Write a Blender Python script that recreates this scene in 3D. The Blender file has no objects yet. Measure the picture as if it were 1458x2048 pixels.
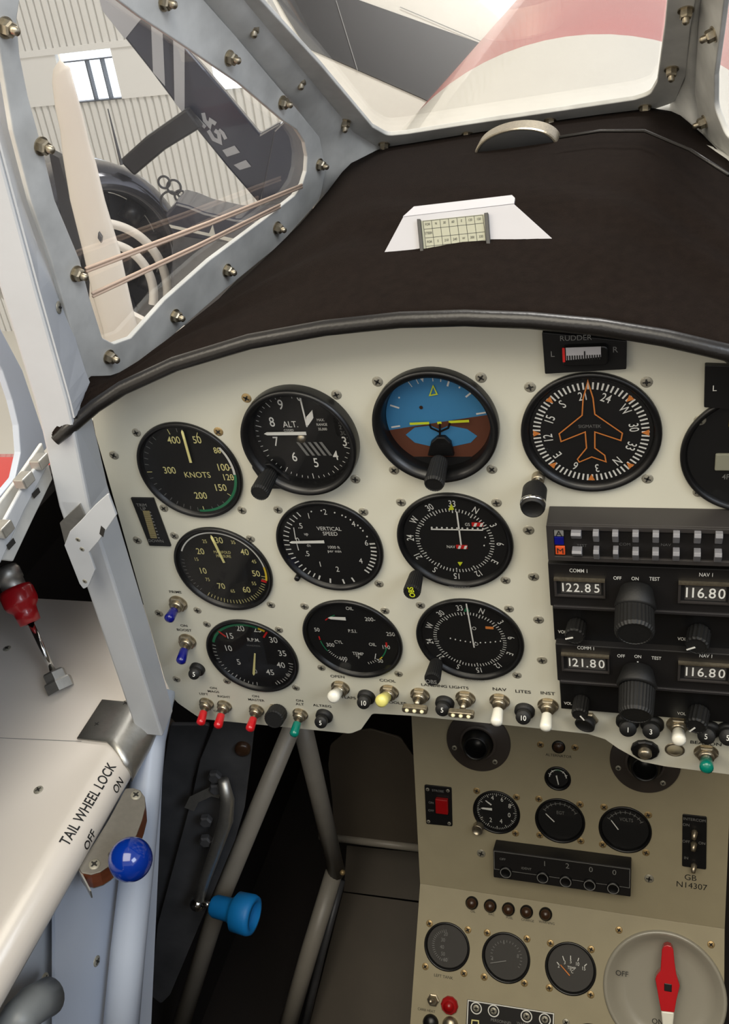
import bpy, bmesh, math, random
from mathutils import Vector, Matrix
random.seed(7)
SC = bpy.context.scene
COL = SC.collection
PI = math.pi
rad = math.radians

# ---------------------------------------------------------------- camera
FPX = 1807.12
CAM = Vector((0.20177501, -0.49588343, 0.36432462))
RM = [Vector((0.9520645, 0.25859631, -0.16340483)),
      Vector((0.01869556, -0.5823732, -0.81270655)),
      Vector((-0.30532551, 0.77069411, -0.55929145))]
cd = bpy.data.cameras.new('camera')
cd.sensor_fit = 'VERTICAL'; cd.sensor_height = 24.0; cd.lens = FPX / 2048 * 24.0
cd.clip_start = 0.01; cd.clip_end = 100
camera = bpy.data.objects.new('camera', cd); COL.objects.link(camera)
m3 = Matrix((RM[0], -RM[1], -RM[2])).transposed()
camera.matrix_world = Matrix.Translation(CAM) @ m3.to_4x4()
SC.camera = camera

# ---------------------------------------------------------------- light
SC.view_settings.view_transform = 'Standard'; SC.view_settings.look = 'None'
SC.view_settings.gamma = 1.0; SC.view_settings.exposure = 0.0
W = bpy.data.worlds.new('world'); SC.world = W; W.use_nodes = True
bg = W.node_tree.nodes['Background']; bg.inputs[1].default_value = 1.0
_n = W.node_tree.nodes; _l = W.node_tree.links
_tc = _n.new('ShaderNodeTexCoord'); _sx = _n.new('ShaderNodeSeparateXYZ'); _l.new(_tc.outputs['Generated'], _sx.inputs[0])
_mr = _n.new('ShaderNodeMapRange'); _mr.inputs[1].default_value = -1; _mr.inputs[2].default_value = 1; _l.new(_sx.outputs['X'], _mr.inputs[0])
_rp = _n.new('ShaderNodeValToRGB'); _rp.color_ramp.elements[0].color = (1.0, 0.90, 0.74, 1); _rp.color_ramp.elements[1].color = (0.84, 0.88, 0.97, 1)
_rp.color_ramp.elements[0].position = .25; _rp.color_ramp.elements[1].position = .8
_mz = _n.new('ShaderNodeMapRange'); _mz.inputs[1].default_value = 0.05; _mz.inputs[2].default_value = 0.75; _mz.inputs[3].default_value = 1.3; _mz.inputs[4].default_value = 0.42
_l.new(_sx.outputs['Z'], _mz.inputs[0]); _l.new(_mz.outputs[0], bg.inputs[1])   # the hangar roof is darker than its walls
_l.new(_mr.outputs[0], _rp.inputs[0]); _l.new(_rp.outputs[0], bg.inputs[0])   # warm hangar side, cool door side


def area(name, loc, target, size, power, color, sy=None):
    l = bpy.data.lights.new(name, 'AREA'); l.energy = power; l.color = color
    l.shape = 'RECTANGLE'; l.size = size; l.size_y = sy or size
    o = bpy.data.objects.new(name, l); COL.objects.link(o)
    o.location = loc
    o.rotation_euler = (Vector(target) - Vector(loc)).to_track_quat('-Z', 'Y').to_euler()
    return o


area('hangar_door_daylight', (5.0, -2.6, 3.9), (-.1, -.1, 0), 2.6, 150, (0.82, 0.90, 1.0), 2.2)
area('hangar_skylight', (-3.0, -2.4, 3.2), (-0.1, 0, 0), 2.0, 90, (1.0, 0.90, 0.74))
area('hangar_overhead_light', (0.25, -1.35, 2.7), (0.0, -0.1, -0.3), 2.2, 95, (1.0, 0.92, 0.76))
area('hangar_fill_light', (1.0, 5.0, 6.0), (-1.5, 6.5, 0), 3.0, 700, (1.0, 0.97, 0.92))  # unseen lamp added to brighten the hangar and aircraft outside


# ---------------------------------------------------------------- geometry helpers
def ray(px, py):
    x = (px - 729) / FPX; y = (py - 1024) / FPX
    return RM[0] * x + RM[1] * y + RM[2]


def at(px, py, x=None, y=None, z=None):
    d = ray(px, py)
    s = (x - CAM.x) / d.x if x is not None else (y - CAM.y) / d.y if y is not None else (z - CAM.z) / d.z
    return CAM + d * s


def far(px, py, D):
    return CAM + ray(px, py) * D


class Fr:
    """a working plane: origin, right, up; c points out of it"""
    def __init__(s, o, ux, uy):
        s.o = Vector(o); s.x = Vector(ux).normalized(); s.z = s.x.cross(Vector(uy)).normalized(); s.y = s.z.cross(s.x).normalized()

    def w(s, a, b, c=0.0):
        return s.o + s.x * a + s.y * b + s.z * c

    def px(s, px, py, c=0.0):
        d = ray(px, py); P = s.o + s.z * c
        t = (P - CAM).dot(s.z) / d.dot(s.z)
        q = CAM + d * t - s.o
        return (q.dot(s.x), q.dot(s.y))

    def sub(s, a, b, c=0.0, rot=0.0):
        cr, sr = math.cos(rot), math.sin(rot)
        return Fr(s.w(a, b, c), s.x * cr + s.y * sr, s.y * cr - s.x * sr)

    def mat(s):
        return Matrix(((s.x.x, s.y.x, s.z.x, s.o.x), (s.x.y, s.y.y, s.z.y, s.o.y), (s.x.z, s.y.z, s.z.z, s.o.z), (0, 0, 0, 1)))


WORLD = Fr((0, 0, 0), (1, 0, 0), (0, 1, 0))


def srgb(c):
    return tuple(((v / 255) / 12.92 if v <= 10 else (((v / 255) + 0.055) / 1.055) ** 2.4) for v in c) + (1.0,)


MATS = {}


def mat(name, rgb, rough=0.5, metal=0.0, var=0.0, scale=60.0, bump=0.0, bscale=300.0, spec=0.5, coat=0.0, emit=0.0, sheen=0.0):
    m = bpy.data.materials.new(name); m.use_nodes = True
    nt = m.node_tree; b = nt.nodes['Principled BSDF']
    col = srgb(rgb)
    b.inputs['Base Color'].default_value = col
    b.inputs['Roughness'].default_value = rough; b.inputs['Metallic'].default_value = metal
    b.inputs['Specular IOR Level'].default_value = spec; b.inputs['Coat Weight'].default_value = coat
    if sheen: b.inputs['Sheen Weight'].default_value = sheen
    if emit:
        b.inputs['Emission Color'].default_value = col; b.inputs['Emission Strength'].default_value = emit
    tc = nt.nodes.new('ShaderNodeTexCoord')
    if var or True:
        n = nt.nodes.new('ShaderNodeTexNoise'); n.inputs['Scale'].default_value = scale; n.inputs['Detail'].default_value = 4
        nt.links.new(tc.outputs['Object'], n.inputs['Vector'])
        v = max(var, 0.02)
        r = nt.nodes.new('ShaderNodeValToRGB')
        r.color_ramp.elements[0].position = 0.3; r.color_ramp.elements[1].position = 0.7
        r.color_ramp.elements[0].color = tuple(x * (1 - v) for x in col[:3]) + (1,)
        r.color_ramp.elements[1].color = tuple(min(1, x * (1 + v * 0.5)) for x in col[:3]) + (1,)
        nt.links.new(n.outputs['Fac'], r.inputs[0]); nt.links.new(r.outputs[0], b.inputs['Base Color'])
    if bump:
        n2 = nt.nodes.new('ShaderNodeTexNoise'); n2.inputs['Scale'].default_value = bscale; n2.inputs['Detail'].default_value = 5
        nt.links.new(tc.outputs['Object'], n2.inputs['Vector'])
        bp = nt.nodes.new('ShaderNodeBump'); bp.inputs['Strength'].default_value = bump; bp.inputs['Distance'].default_value = 0.002
        nt.links.new(n2.outputs['Fac'], bp.inputs['Height']); nt.links.new(bp.outputs[0], b.inputs['Normal'])
    MATS[name] = m
    return m


def glassmat(name, haze=0.0, tint=(1, 1, 1), refl=1.0, hcol=(0.8, 0.8, 0.8)):
    m = bpy.data.materials.new(name); m.use_nodes = True; nt = m.node_tree
    for n in list(nt.nodes): nt.nodes.remove(n)
    out = nt.nodes.new('ShaderNodeOutputMaterial'); tr = nt.nodes.new('ShaderNodeBsdfTransparent'); tr.inputs[0].default_value = tint + (1,)
    gl = nt.nodes.new('ShaderNodeBsdfGlossy'); gl.inputs['Roughness'].default_value = 0.02
    fr = nt.nodes.new('ShaderNodeFresnel'); fr.inputs[0].default_value = 1.45
    mu = nt.nodes.new('ShaderNodeMath'); mu.operation = 'MULTIPLY'; mu.inputs[1].default_value = refl
    nt.links.new(fr.outputs[0], mu.inputs[0])
    mx = nt.nodes.new('ShaderNodeMixShader'); nt.links.new(mu.outputs[0], mx.inputs[0]); nt.links.new(gl.outputs[0], mx.inputs[2])
    if haze:
        df = nt.nodes.new('ShaderNodeBsdfDiffuse'); df.inputs[0].default_value = hcol + (1,)
        nz = nt.nodes.new('ShaderNodeTexNoise'); nz.inputs['Scale'].default_value = 14; nz.inputs['Detail'].default_value = 8
        mr = nt.nodes.new('ShaderNodeMapRange'); mr.inputs[1].default_value = .35; mr.inputs[2].default_value = .75
        mr.inputs[3].default_value = haze * 0.6; mr.inputs[4].default_value = haze * 1.5
        tc = nt.nodes.new('ShaderNodeTexCoord'); nt.links.new(tc.outputs['Object'], nz.inputs['Vector'])
        nt.links.new(nz.outputs['Fac'], mr.inputs[0])
        m2 = nt.nodes.new('ShaderNodeMixShader'); nt.links.new(mr.outputs[0], m2.inputs[0])
        nt.links.new(tr.outputs[0], m2.inputs[1]); nt.links.new(df.outputs[0], m2.inputs[2]); nt.links.new(m2.outputs[0], mx.inputs[1])
    else:
        nt.links.new(tr.outputs[0], mx.inputs[1])
    nt.links.new(mx.outputs[0], out.inputs[0])
    MATS[name] = m
    return m


def rnd(poly, r, n=5):
    """round the corners of a polygon; r may be a list"""
    out = []; N = len(poly)
    for i in range(N):
        p = Vector(poly[i][:2]); a = Vector(poly[i - 1][:2]); b = Vector(poly[(i + 1) % N][:2])
        rr = r[i] if isinstance(r, (list, tuple)) else r
        u = a - p; v = b - p
        lim = min(u.length, v.length) * 0.48
        if rr <= 0 or u.length < 1e-9 or v.length < 1e-9: out.append(tuple(p)); continue
        ang = u.angle(v) if u.length and v.length else PI
        t = min(rr / max(math.tan(ang / 2), 1e-3), lim)
        A = p + u.normalized() * t; B = p + v.normalized() * t
        for k in range(n + 1):
            s = k / n
            out.append(tuple(A * (1 - s) ** 2 + p * 2 * s * (1 - s) + B * s ** 2))
    return out


def circ(a, b, r, n=40, ph=0.0):
    return [(a + r * math.cos(2 * PI * k / n + ph), b + r * math.sin(2 * PI * k / n + ph)) for k in range(n)]


class MB:
    def __init__(s): s.v = []; s.f = []; s.mi = []; s.cur = 0; s.sm = []; s.smooth = False

    def add(s, vs, fs):
        k = len(s.v); s.v += [tuple(p) for p in vs]
        for f in fs: s.f.append([k + i for i in f]); s.mi.append(s.cur); s.sm.append(s.smooth)
        return s

    def slot(s, i): s.cur = i; return s
    def sh(s, b=True): s.smooth = b; return s

    def box(s, x0, x1, y0, y1, z0, z1, fr=None):
        P = [(x0, y0, z0), (x1, y0, z0), (x1, y1, z0), (x0, y1, z0), (x0, y0, z1), (x1, y0, z1), (x1, y1, z1), (x0, y1, z1)]
        if fr: P = [fr.w(*p) for p in P]
        return s.add(P, [(0, 3, 2, 1), (4, 5, 6, 7), (0, 1, 5, 4), (1, 2, 6, 5), (2, 3, 7, 6), (3, 0, 4, 7)])

    def prism(s, poly, c0, c1, fr=None):
        n = len(poly); P = [(p[0], p[1], c0) for p in poly] + [(p[0], p[1], c1) for p in poly]
        if fr: P = [fr.w(*p) for p in P]
        ar = sum(poly[i - 1][0] * poly[i][1] - poly[i][0] * poly[i - 1][1] for i in range(n))
        f = [list(range(n))[::-1], list(range(n, 2 * n))] + [(i, (i + 1) % n, n + (i + 1) % n, n + i) for i in range(n)]
        if ar < 0: f = [list(q)[::-1] for q in f]
        return s.add(P, f)

    def hull(s, A, B):
        """solid between two rings of 3D points"""
        n = len(A)
        return s.add(list(A) + list(B), [list(range(n))[::-1], list(range(n, 2 * n))] + [(i, (i + 1) % n, n + (i + 1) % n, n + i) for i in range(n)])

    def lathe(s, prof, n=40, fr=None, cap0=False, cap1=True, a0=0.0, a1=2 * PI, sx=1.0):
        P = []; full = abs(a1 - a0 - 2 * PI) < 1e-6; m = n if full else n + 1
        for r, z in prof:
            for k in range(m):
                t = a0 + (a1 - a0) * k / n
                P.append((r * math.cos(t) * sx, r * math.sin(t), z))
        if fr: P = [fr.w(*p) for p in P]
        f = []
        for j in range(len(prof) - 1):
            for k in range(n):
                k2 = (k + 1) % m
                f.append((j * m + k, j * m + k2, (j + 1) * m + k2, (j + 1) * m + k))
        if cap1 and prof[-1][0] > 1e-7: f.append([(len(prof) - 1) * m + k for k in range(m)])
        if cap0 and prof[0][0] > 1e-7: f.append([k for k in range(m)][::-1])
        return s.add(P, f)

    def tube(s, pts, r, n=12, caps=True):
        pts = [Vector(p) for p in pts]; rs = r if isinstance(r, (list, tuple)) else [r] * len(pts)
        t0 = (pts[1] - pts[0]).normalized(); up = Vector((0, 0, 1)) if abs(t0.z) < .9 else Vector((1, 0, 0))
        u = t0.cross(up).normalized(); P = []
        for i, p in enumerate(pts):
            t = (pts[min(i + 1, len(pts) - 1)] - pts[max(i - 1, 0)]).normalized()
            u = (u - t * u.dot(t)).normalized(); v = t.cross(u)
            for k in range(n):
                a = 2 * PI * k / n; P.append(p + (u * math.cos(a) + v * math.sin(a)) * rs[i])
        f = []
        for i in range(len(pts) - 1):
            for k in range(n):
                f.append((i * n + k, i * n + (k + 1) % n, (i + 1) * n + (k + 1) % n, (i + 1) * n + k))
        if caps: f.append(list(range(n))[::-1]); f.append([(len(pts) - 1) * n + k for k in range(n)])
        return s.add(P, f)

    def sphere(s, c, r, n=24, m=14, sz=(1, 1, 1)):
        c = Vector(c); P = []
        for j in range(m + 1):
            t = PI * j / m
            for k in range(n):
                a = 2 * PI * k / n
                P.append(c + Vector((r * sz[0] * math.sin(t) * math.cos(a), r * sz[1] * math.sin(t) * math.sin(a), -r * sz[2] * math.cos(t))))
        return s.add(P, [(j * n + k, j * n + (k + 1) % n, (j + 1) * n + (k + 1) % n, (j + 1) * n + k) for j in range(m) for k in range(n)])

    def strip(s, pts, w, c, th=0.0002, closed=False):
        """flat painted line of width w along 2D points at height c"""
        P = [Vector(p) for p in pts]; n = len(P); L = []; R = []
        for i in range(n):
            a = P[i - 1] if (closed or i) else P[0]; b = P[(i + 1) % n] if (closed or i < n - 1) else P[-1]
            d1 = (P[i] - a); d2 = (b - P[i])
            if d1.length < 1e-9: d1 = d2
            if d2.length < 1e-9: d2 = d1
            d1.normalize(); d2.normalize(); t = d1 + d2
            if t.length < 1e-6: t = d1
            t.normalize(); nn = Vector((-t.y, t.x)); k = 1 / max(0.5, abs(nn.dot(Vector((-d1.y, d1.x)))))
            L.append(P[i] + nn * w / 2 * k); R.append(P[i] - nn * w / 2 * k)
        V = [(p.x, p.y, c + th) for p in L] + [(p.x, p.y, c + th) for p in R]
        m = n if closed else n - 1
        return s.add(V, [(n + i, n + (i + 1) % n, (i + 1) % n, i) for i in range(m)])

    def text(s, st, a, b, c, size, rot=0.0, sx=1.0, fr=None, align='CENTER', bold=0.0, shear=0.0):
        V, F = glyphs(st, align, bold)
        cr, sr = math.cos(rot), math.sin(rot); P = []
        for x, y in V:
            x = x * size * sx + y * size * shear; y = y * size
            q = (a + x * cr - y * sr, b + x * sr + y * cr, c)
            P.append(fr.w(*q) if fr else q)
        return s.add(P, F)


GC = {}


def glyphs(st, align, bold):
    key = (st, align, bold)
    if key in GC: return GC[key]
    cu = bpy.data.curves.new('lettering', 'FONT'); cu.body = st; cu.size = 1.0; cu.resolution_u = 3; cu.align_x = align; cu.align_y = 'CENTER'
    cu.offset = bold; cu.fill_mode = 'FRONT'
    o = bpy.data.objects.new('lettering', cu)
    me = bpy.data.meshes.new_from_object(o)
    V = [(v.co.x / .73, v.co.y / .73) for v in me.vertices]; F = [list(p.vertices) for p in me.polygons]
    if V:
        y0 = min(v[1] for v in V); y1 = max(v[1] for v in V); V = [(x, y - (y0 + y1) / 2) for x, y in V]
    bpy.data.meshes.remove(me); bpy.data.objects.remove(o); bpy.data.curves.remove(cu)
    GC[key] = (V, F)
    return GC[key]


def plate_mesh(outer, holes, th, bev=0.0):
    """flat plate with holes from c=-th to c=0"""
    cu = bpy.data.curves.new('plate', 'CURVE'); cu.dimensions = '2D'; cu.fill_mode = 'BOTH'; cu.extrude = th / 2 - bev; cu.bevel_depth = bev; cu.bevel_resolution = 1; cu.offset = -bev
    for poly in [outer] + holes:
        sp = cu.splines.new('POLY'); sp.points.add(len(poly) - 1)
        for i, p in enumerate(poly): sp.points[i].co = (p[0], p[1], 0, 1)
        sp.use_cyclic_u = True
    o = bpy.data.objects.new('plate', cu); me = bpy.data.meshes.new_from_object(o)
    V = [(v.co.x, v.co.y, v.co.z - th / 2) for v in me.vertices]; F = [list(p.vertices) for p in me.polygons]
    bpy.data.meshes.remove(me); bpy.data.objects.remove(o); bpy.data.curves.remove(cu)
    return V, F


def ob(name, mb, mats, parent=None, fr=None, bev=0.0, auto=True):
    me = bpy.data.meshes.new(name)
    me.from_pydata(mb.v, [], mb.f)
    if not isinstance(mats, (list, tuple)): mats = [mats]
    for m in mats: me.materials.append(MATS[m])
    for p, i, sm in zip(me.polygons, mb.mi, mb.sm): p.material_index = i; p.use_smooth = sm
    me.update()
    o = bpy.data.objects.new(name, me); COL.objects.link(o)
    if parent is not None: o.parent = parent
    if fr is not None: o.matrix_local = fr.mat()
    if bev:
        md = o.modifiers.new('bevel', 'BEVEL'); md.width = bev; md.segments = 2; md.limit_method = 'ANGLE'; md.angle_limit = rad(40)
    return o


def thing(name, label, cat, fr, group=None):
    o = bpy.data.objects.new(name, None); COL.objects.link(o); o.matrix_world = fr.mat(); o.empty_display_size = 0.02
    o['label'] = label; o['category'] = cat
    if group: o['group'] = group
    return o


def tag(o, label=None, cat=None, group=None, kind=None):
    if label: o['label'] = label
    if cat: o['category'] = cat
    if group: o['group'] = group
    if kind: o['kind'] = kind
    return o


def K(x0, y0, s): return lambda x, y: (x0 + x / s, y0 + y / s)


K1 = K(0, 0, 1.997); K2 = K(500, 0, 1.522); K3 = K(180, 740, 2.514); K4 = K(700, 640, 1.9235); K5 = K(280, 1160, 2.43)
K6 = K(780, 980, 2.150); K7 = K(0, 740, 3.656); K8 = K(0, 1280, 2.666); K9 = K(300, 1420, 2.6036); K10 = K(800, 1420, 2.2158)
K11 = K(780, 1740, 2.150); K12 = K(1060, 1000, 3.663); K13 = K(1060, 1200, 3.663); K14 = K(800, 1880, 3.3136); K15 = K(1180, 1800, 5.245)

# ---------------------------------------------------------------- materials
mat('panel_paint', (203, 201, 186), 0.38, var=0.03, scale=9, bump=0.05, bscale=900)
mat('lower_panel_paint', (156, 147, 122), 0.45, var=0.05, scale=30, bump=0.06, bscale=1200)
mat('black_paint', (17, 17, 18), 0.42, bump=0.03)
mat('gauge_face_black', (13, 13, 14), 0.6)
mat('gauge_face_grey', (58, 56, 54), 0.6)
mat('bezel_black', (14, 14, 15), 0.35)
mat('knob_black', (12, 12, 12), 0.6, bump=0.1, bscale=700)
mat('radio_black', (17, 15, 15), 0.55)
mat('radio_grey', (46, 43, 42), 0.5)
mat('marking_white', (225, 225, 220), 0.6)
mat('marking_dim', (120, 120, 118), 0.6)
mat('marking_cream', (226, 218, 150), 0.6)
mat('marking_black', (22, 22, 22), 0.6)
mat('marking_green', (30, 120, 80), 0.6)
mat('marking_red', (200, 30, 28), 0.6)
mat('marking_yellow', (228, 200, 50), 0.6)
mat('trim_bar', (128, 118, 84), 0.5)
mat('signal_orange', (205, 80, 36), 0.5)
mat('marking_orange', (215, 130, 60), 0.6)
mat('marking_lime', (205, 215, 40), 0.6)
mat('sky_blue', (62, 130, 178), 0.55)
mat('ground_brown', (96, 54, 36), 0.6)
mat('screw_steel', (158, 154, 140), 0.42, metal=0.35, var=0.25, scale=900)
mat('screw_brass', (176, 150, 104), 0.4, metal=0.5, var=0.2, scale=900)
mat('screw_slot', (35, 33, 30), 0.8)
mat('nut_metal', (170, 160, 140), 0.35, metal=0.9, var=0.2, scale=500)
mat('chrome', (215, 215, 212), 0.12, metal=1.0)
mat('brushed_aluminium', (186, 184, 178), 0.42, metal=0.9, var=0.08, scale=200, bump=0.08)
mat('cap_red', (190, 22, 30), 0.25, coat=0.3)
mat('cap_blue', (10, 16, 112), 0.25, coat=0.3)
mat('cap_green', (0, 112, 96), 0.25, coat=0.3)
mat('cap_white', (232, 230, 218), 0.3, coat=0.3)
mat('cap_yellow', (222, 214, 120), 0.3, coat=0.3)
mat('glow_paint', (235, 230, 190), 0.5)
mat('shield_fabric', (27, 21, 18), 0.95, var=0.18, scale=160, bump=0.5, bscale=1500, spec=0.06)
mat('piping_vinyl', (24, 22, 21), 0.33, bump=0.1, bscale=500)
mat('card_white', (176, 175, 179), 0.7)
mat('card_cream', (156, 156, 138), 0.7)
mat('frame_grey', (200, 200, 196), 0.45, metal=0.0, var=0.28, scale=25, bump=0.12, bscale=90)
mat('post_paint', (187, 190, 194), 0.4, var=0.05, scale=20, bump=0.08, bscale=120)
mat('console_white', (216, 208, 198), 0.28, var=0.02, scale=5, coat=0.2)
mat('tube_blue_grey', (178, 186, 200), 0.35, var=0.04, scale=15)
mat('dark_metal', (84, 84, 86), 0.45, metal=0.3, var=0.3, scale=25)
mat('cowl_gloss', (96, 96, 100), 0.12, metal=0.7, var=0.35, scale=5)
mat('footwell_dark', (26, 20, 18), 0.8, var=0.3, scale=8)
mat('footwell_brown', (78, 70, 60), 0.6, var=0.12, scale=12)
mat('tube_paint', (140, 134, 124), 0.4, var=0.05)
mat('knob_red', (178, 24, 32), 0.3, coat=0.4)
mat('knob_blue', (6, 46, 140), 0.14, coat=0.6)
mat('knob_light_blue', (14, 120, 190), 0.5, bump=0.1)
mat('aluminium_shaded', (128, 124, 116), 0.45, metal=0.5, var=0.08, scale=200)  # aluminium with the shade of the shelf edge put into its colour
mat('micarta_brown', (122, 66, 40), 0.35, var=0.25, scale=120)
mat('wood_white', (216, 214, 206), 0.5)
mat('aircraft_navy', (28, 30, 46), 0.3, var=0.2, scale=3, coat=0.5)
mat('aircraft_grey', (168, 168, 170), 0.4, var=0.1, scale=2)
mat('aircraft_cream', (226, 218, 205), 0.35, var=0.03, scale=2, coat=0.3)
mat('aircraft_white', (196, 192, 181), 0.3, coat=0.4)
mat('aircraft_black', (24, 23, 24), 0.35, var=0.2, scale=3)
mat('aircraft_red', (176, 6, 6), 0.22, coat=0.6)
mat('nose_red', (164, 36, 28), 0.22, var=0.06, scale=6, coat=0.15)
mat('hangar_floor', (205, 200, 188), 0.35, var=0.05, scale=0.6)
mat('hangar_panel', (226, 224, 218), 0.6)
mat('window_daylight', (235, 244, 255), 0.5, emit=2.2)
mat('window_bar', (70, 74, 80), 0.5)
mat('lamp_dark', (60, 40, 26), 0.3)
mat('lens_red', (150, 14, 18), 0.3)
mat('elastic', (200, 175, 155), 0.5)
mat('selector_dome', (150, 146, 134), 0.3, var=0.04, scale=20, coat=0.4)
glassmat('gauge_glass', refl=0.5)
glassmat('windscreen_glass', haze=0.028, refl=0.22)


def wood_stripe():
    """corrugated wall: painted ribs as geometry, so a plain paint"""
    mat('corrugated', (222, 220, 214), 0.5, metal=0.1)


wood_stripe()

# ---------------------------------------------------------------- working planes
PANEL = Fr((0, 0, 0), (1, 0, 0), (0, 0, 1))
t1 = rad(22.5); LOWU = Fr((0.1, 0.117, -0.648), (1, 0, 0), (0, math.sin(t1), math.cos(t1)))
t2 = rad(45); LOWL = Fr((0.1, 0.117, -0.648), (1, 0, 0), (0, math.sin(t2), math.cos(t2)))
SHELF_Z = -0.19
SHELF = Fr((0, 0, SHELF_Z), (1, 0, 0), (0, 1, 0))
PA = at(200, 745, y=0.0); PB = at(645, 380, y=.27); PT = at(0, 0, y=-.05)
pn = (PB - PA).cross(PT - PA).normalized()
if pn.x < 0: pn = -pn
SIDE = Fr(PA, (PB - PA), pn.cross(PB - PA))             # left windscreen pane, c towards the cockpit
fdir = Vector((0, -.193, .143)).normalized()
FRONT = Fr((0.08, 0.32, 0.178), (1, 0, 0), fdir)         # centre windscreen pane, c towards the cockpit
# mirror of SIDE about the aircraft centreline x = 0.08
mo = Vector((0.16 - PB.x, PB.y, PB.z)); md = Vector((PB.x - PA.x, -(PB.y - PA.y), -(PB.z - PA.z)))
pn2 = Vector((-pn.x, pn.y, pn.z))
RSIDE = Fr(mo, md, pn2.cross(md))

# ---------------------------------------------------------------- outside: hangar
GUP = Vector((math.sin(rad(2)), math.sin(rad(3)), 1)).normalized()
WH = (Vector((1, 0, 0)) - GUP * GUP.x).normalized()
WALL = Fr(far(180, 150, 9.5), WH, GUP)


def wpts(l, fr, c=0.0): return [fr.px(*p, c) for p in l]


zf = WALL.px(60, 470)[1] - 1.2   # wall foot
a_l = WALL.px(-500, 110)[0]; a_r = WALL.px(1900, 300)[0]
b_top = WALL.px(60, -300)[1]
b_band1 = WALL.px(60, 108)[1]; b_band0 = WALL.px(110, 210)[1]
w0 = WALL.px(107, 97); w1 = WALL.px(243, 187)
mb = MB()
step = 0.085


def corr(mb, a0, a1, b0, b1):
    a = a0; P = []
    while a < a1:
        P += [(a, 0.0), (a + step * .62, 0.0), (a + step * .70, -0.03), (a + step * .92, -0.03)]
        a += step
    P.append((a1, 0.0))
    n = len(P)
    V = [(p[0], b0, p[1]) for p in P] + [(p[0], b1, p[1]) for p in P]
    mb.add(V, [(i, i + 1, n + i + 1, n + i) for i in range(n - 1)])


corr(mb, a_l, a_r, zf, b_band0)
corr(mb, a_l, a_r, b_band1, b_top)
o = tag(ob('wall_back', mb, 'corrugated', fr=WALL), kind='structure')
mb = MB()
wa0, wa1 = w0[0], w1[0]
mb.box(a_l, wa0, b_band0, b_band1, -0.05, 0.015); mb.box(wa1, a_r, b_band0, b_band1, -0.05, 0.015)
mb.box(a_l, a_r, b_band1 - .03, b_band1 + 0.03, -0.05, 0.03)
tag(ob('trim_1', mb, 'hangar_panel', fr=WALL), kind='structure')
wn = bpy.data.objects.new('window_1', None); COL.objects.link(wn); wn.matrix_world = WALL.mat(); wn['kind'] = 'structure'
mb = MB().box(wa0, wa1, b_band0, b_band1, -0.10, -0.08); ob('pane', mb, 'window_daylight', wn)
mb = MB(); f = 0.011
mb.box(wa0, wa1, b_band1 - .12, b_band1 - .12 + f, -.08, .0); mb.box(wa1 - .16, wa1 - .16 + f, b_band0, b_band1 - .12, -.08, 0.0)
mb.box(wa0, wa1, b_band0, b_band0 + f, -.08, 0.02); mid = wa0 * .52 + wa1 * .48; mb.box(mid, mid + .015, b_band0, b_band1 - .12, -.08, -.01)
ob('window_frame', mb, 'window_bar', wn)
wc0 = WALL.px(425, 125); wc1 = WALL.px(468, 160)
wn = bpy.data.objects.new('window_2', None); COL.objects.link(wn); wn.matrix_world = WALL.mat(); wn['kind'] = 'structure'
ob('pane', MB().box(wc0[0], wc1[0] + .1, b_band0, b_band1 - .25, 0.016, 0.03), 'window_daylight', wn)
fl = Fr(WALL.w(0, zf, 0), WH, GUP.cross(WH))
mb = MB().box(-30, 30, -1.0, 16, -.1, 0.0)
mb = MB(); mb.add([fl.w(x, y, 0) for x, y in ((-14, .4), (16, .4), (16, -14), (-14, -14))], [(0, 1, 2, 3)])
tag(ob('floor', mb, 'hangar_floor'), kind='structure')

# ---------------------------------------------------------------- outside: the dark aircraft beyond the left pane
NEIGH = Fr(far(300, 400, 4.6), RM[0] - GUP * RM[0].dot(GUP), GUP)
CRA = lambda x, y: (60 + x / 4.288, 80 + y / 4.288)
CRB = lambda x, y: (300 + x / 4.288, 80 + y / 4.288)
CRC = lambda x, y: (90 + x / 4.288, 380 + y / 4.288)


def slab(name, pts, fr, c0, c1, m, parent=None, r=0.0, bev=0.0, label=None, cat=None):
    poly = [fr.px(*p, c1) for p in pts]
    if r: poly = rnd(poly, r)
    o = ob(name, MB().prism(poly, c0, c1), m, parent, None if parent else fr, bev=bev)
    if label: tag(o, label, cat)
    return o


np_ = thing('neighbouring_aircraft', 'dark navy aircraft with pale stripes and letters seen through the left side pane', 'aircraft', NEIGH)
slab('wing', [(190, -40), (205, 20), (300, 140), (366, 228), (394, 260), (455, 335), (520, 410), (560, 470), (660, 420), (660, 320), (560, 245), (520, 268), (455, 190), (370, 92), (330, 55), (262, -40)],
     NEIGH, -.35, -.28, 'aircraft_navy', np_, bev=.01)
slab('grey_wing_band', [(188, -42), (205, 22), (250, 78), (298, 18), (262, -42)], NEIGH, -.28, -.275, 'aircraft_grey', np_)
slab('wing_stripe', [(301, 20), (324, 43), (330, 172), (306, 145)], NEIGH, -.28, -.272, 'aircraft_grey', np_)
slab('wing_stripe', [(346, 62), (369, 92), (369, 228), (349, 205)], NEIGH, -.28, -.272, 'aircraft_grey', np_)
lt = MB(); c = -.272
# the two curved characters and two plain bars painted on the wing
def strokes(mbx, fr, pts, w, c):
    mbx.strip([fr.px(*p, c) for p in pts], w, c)


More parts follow.
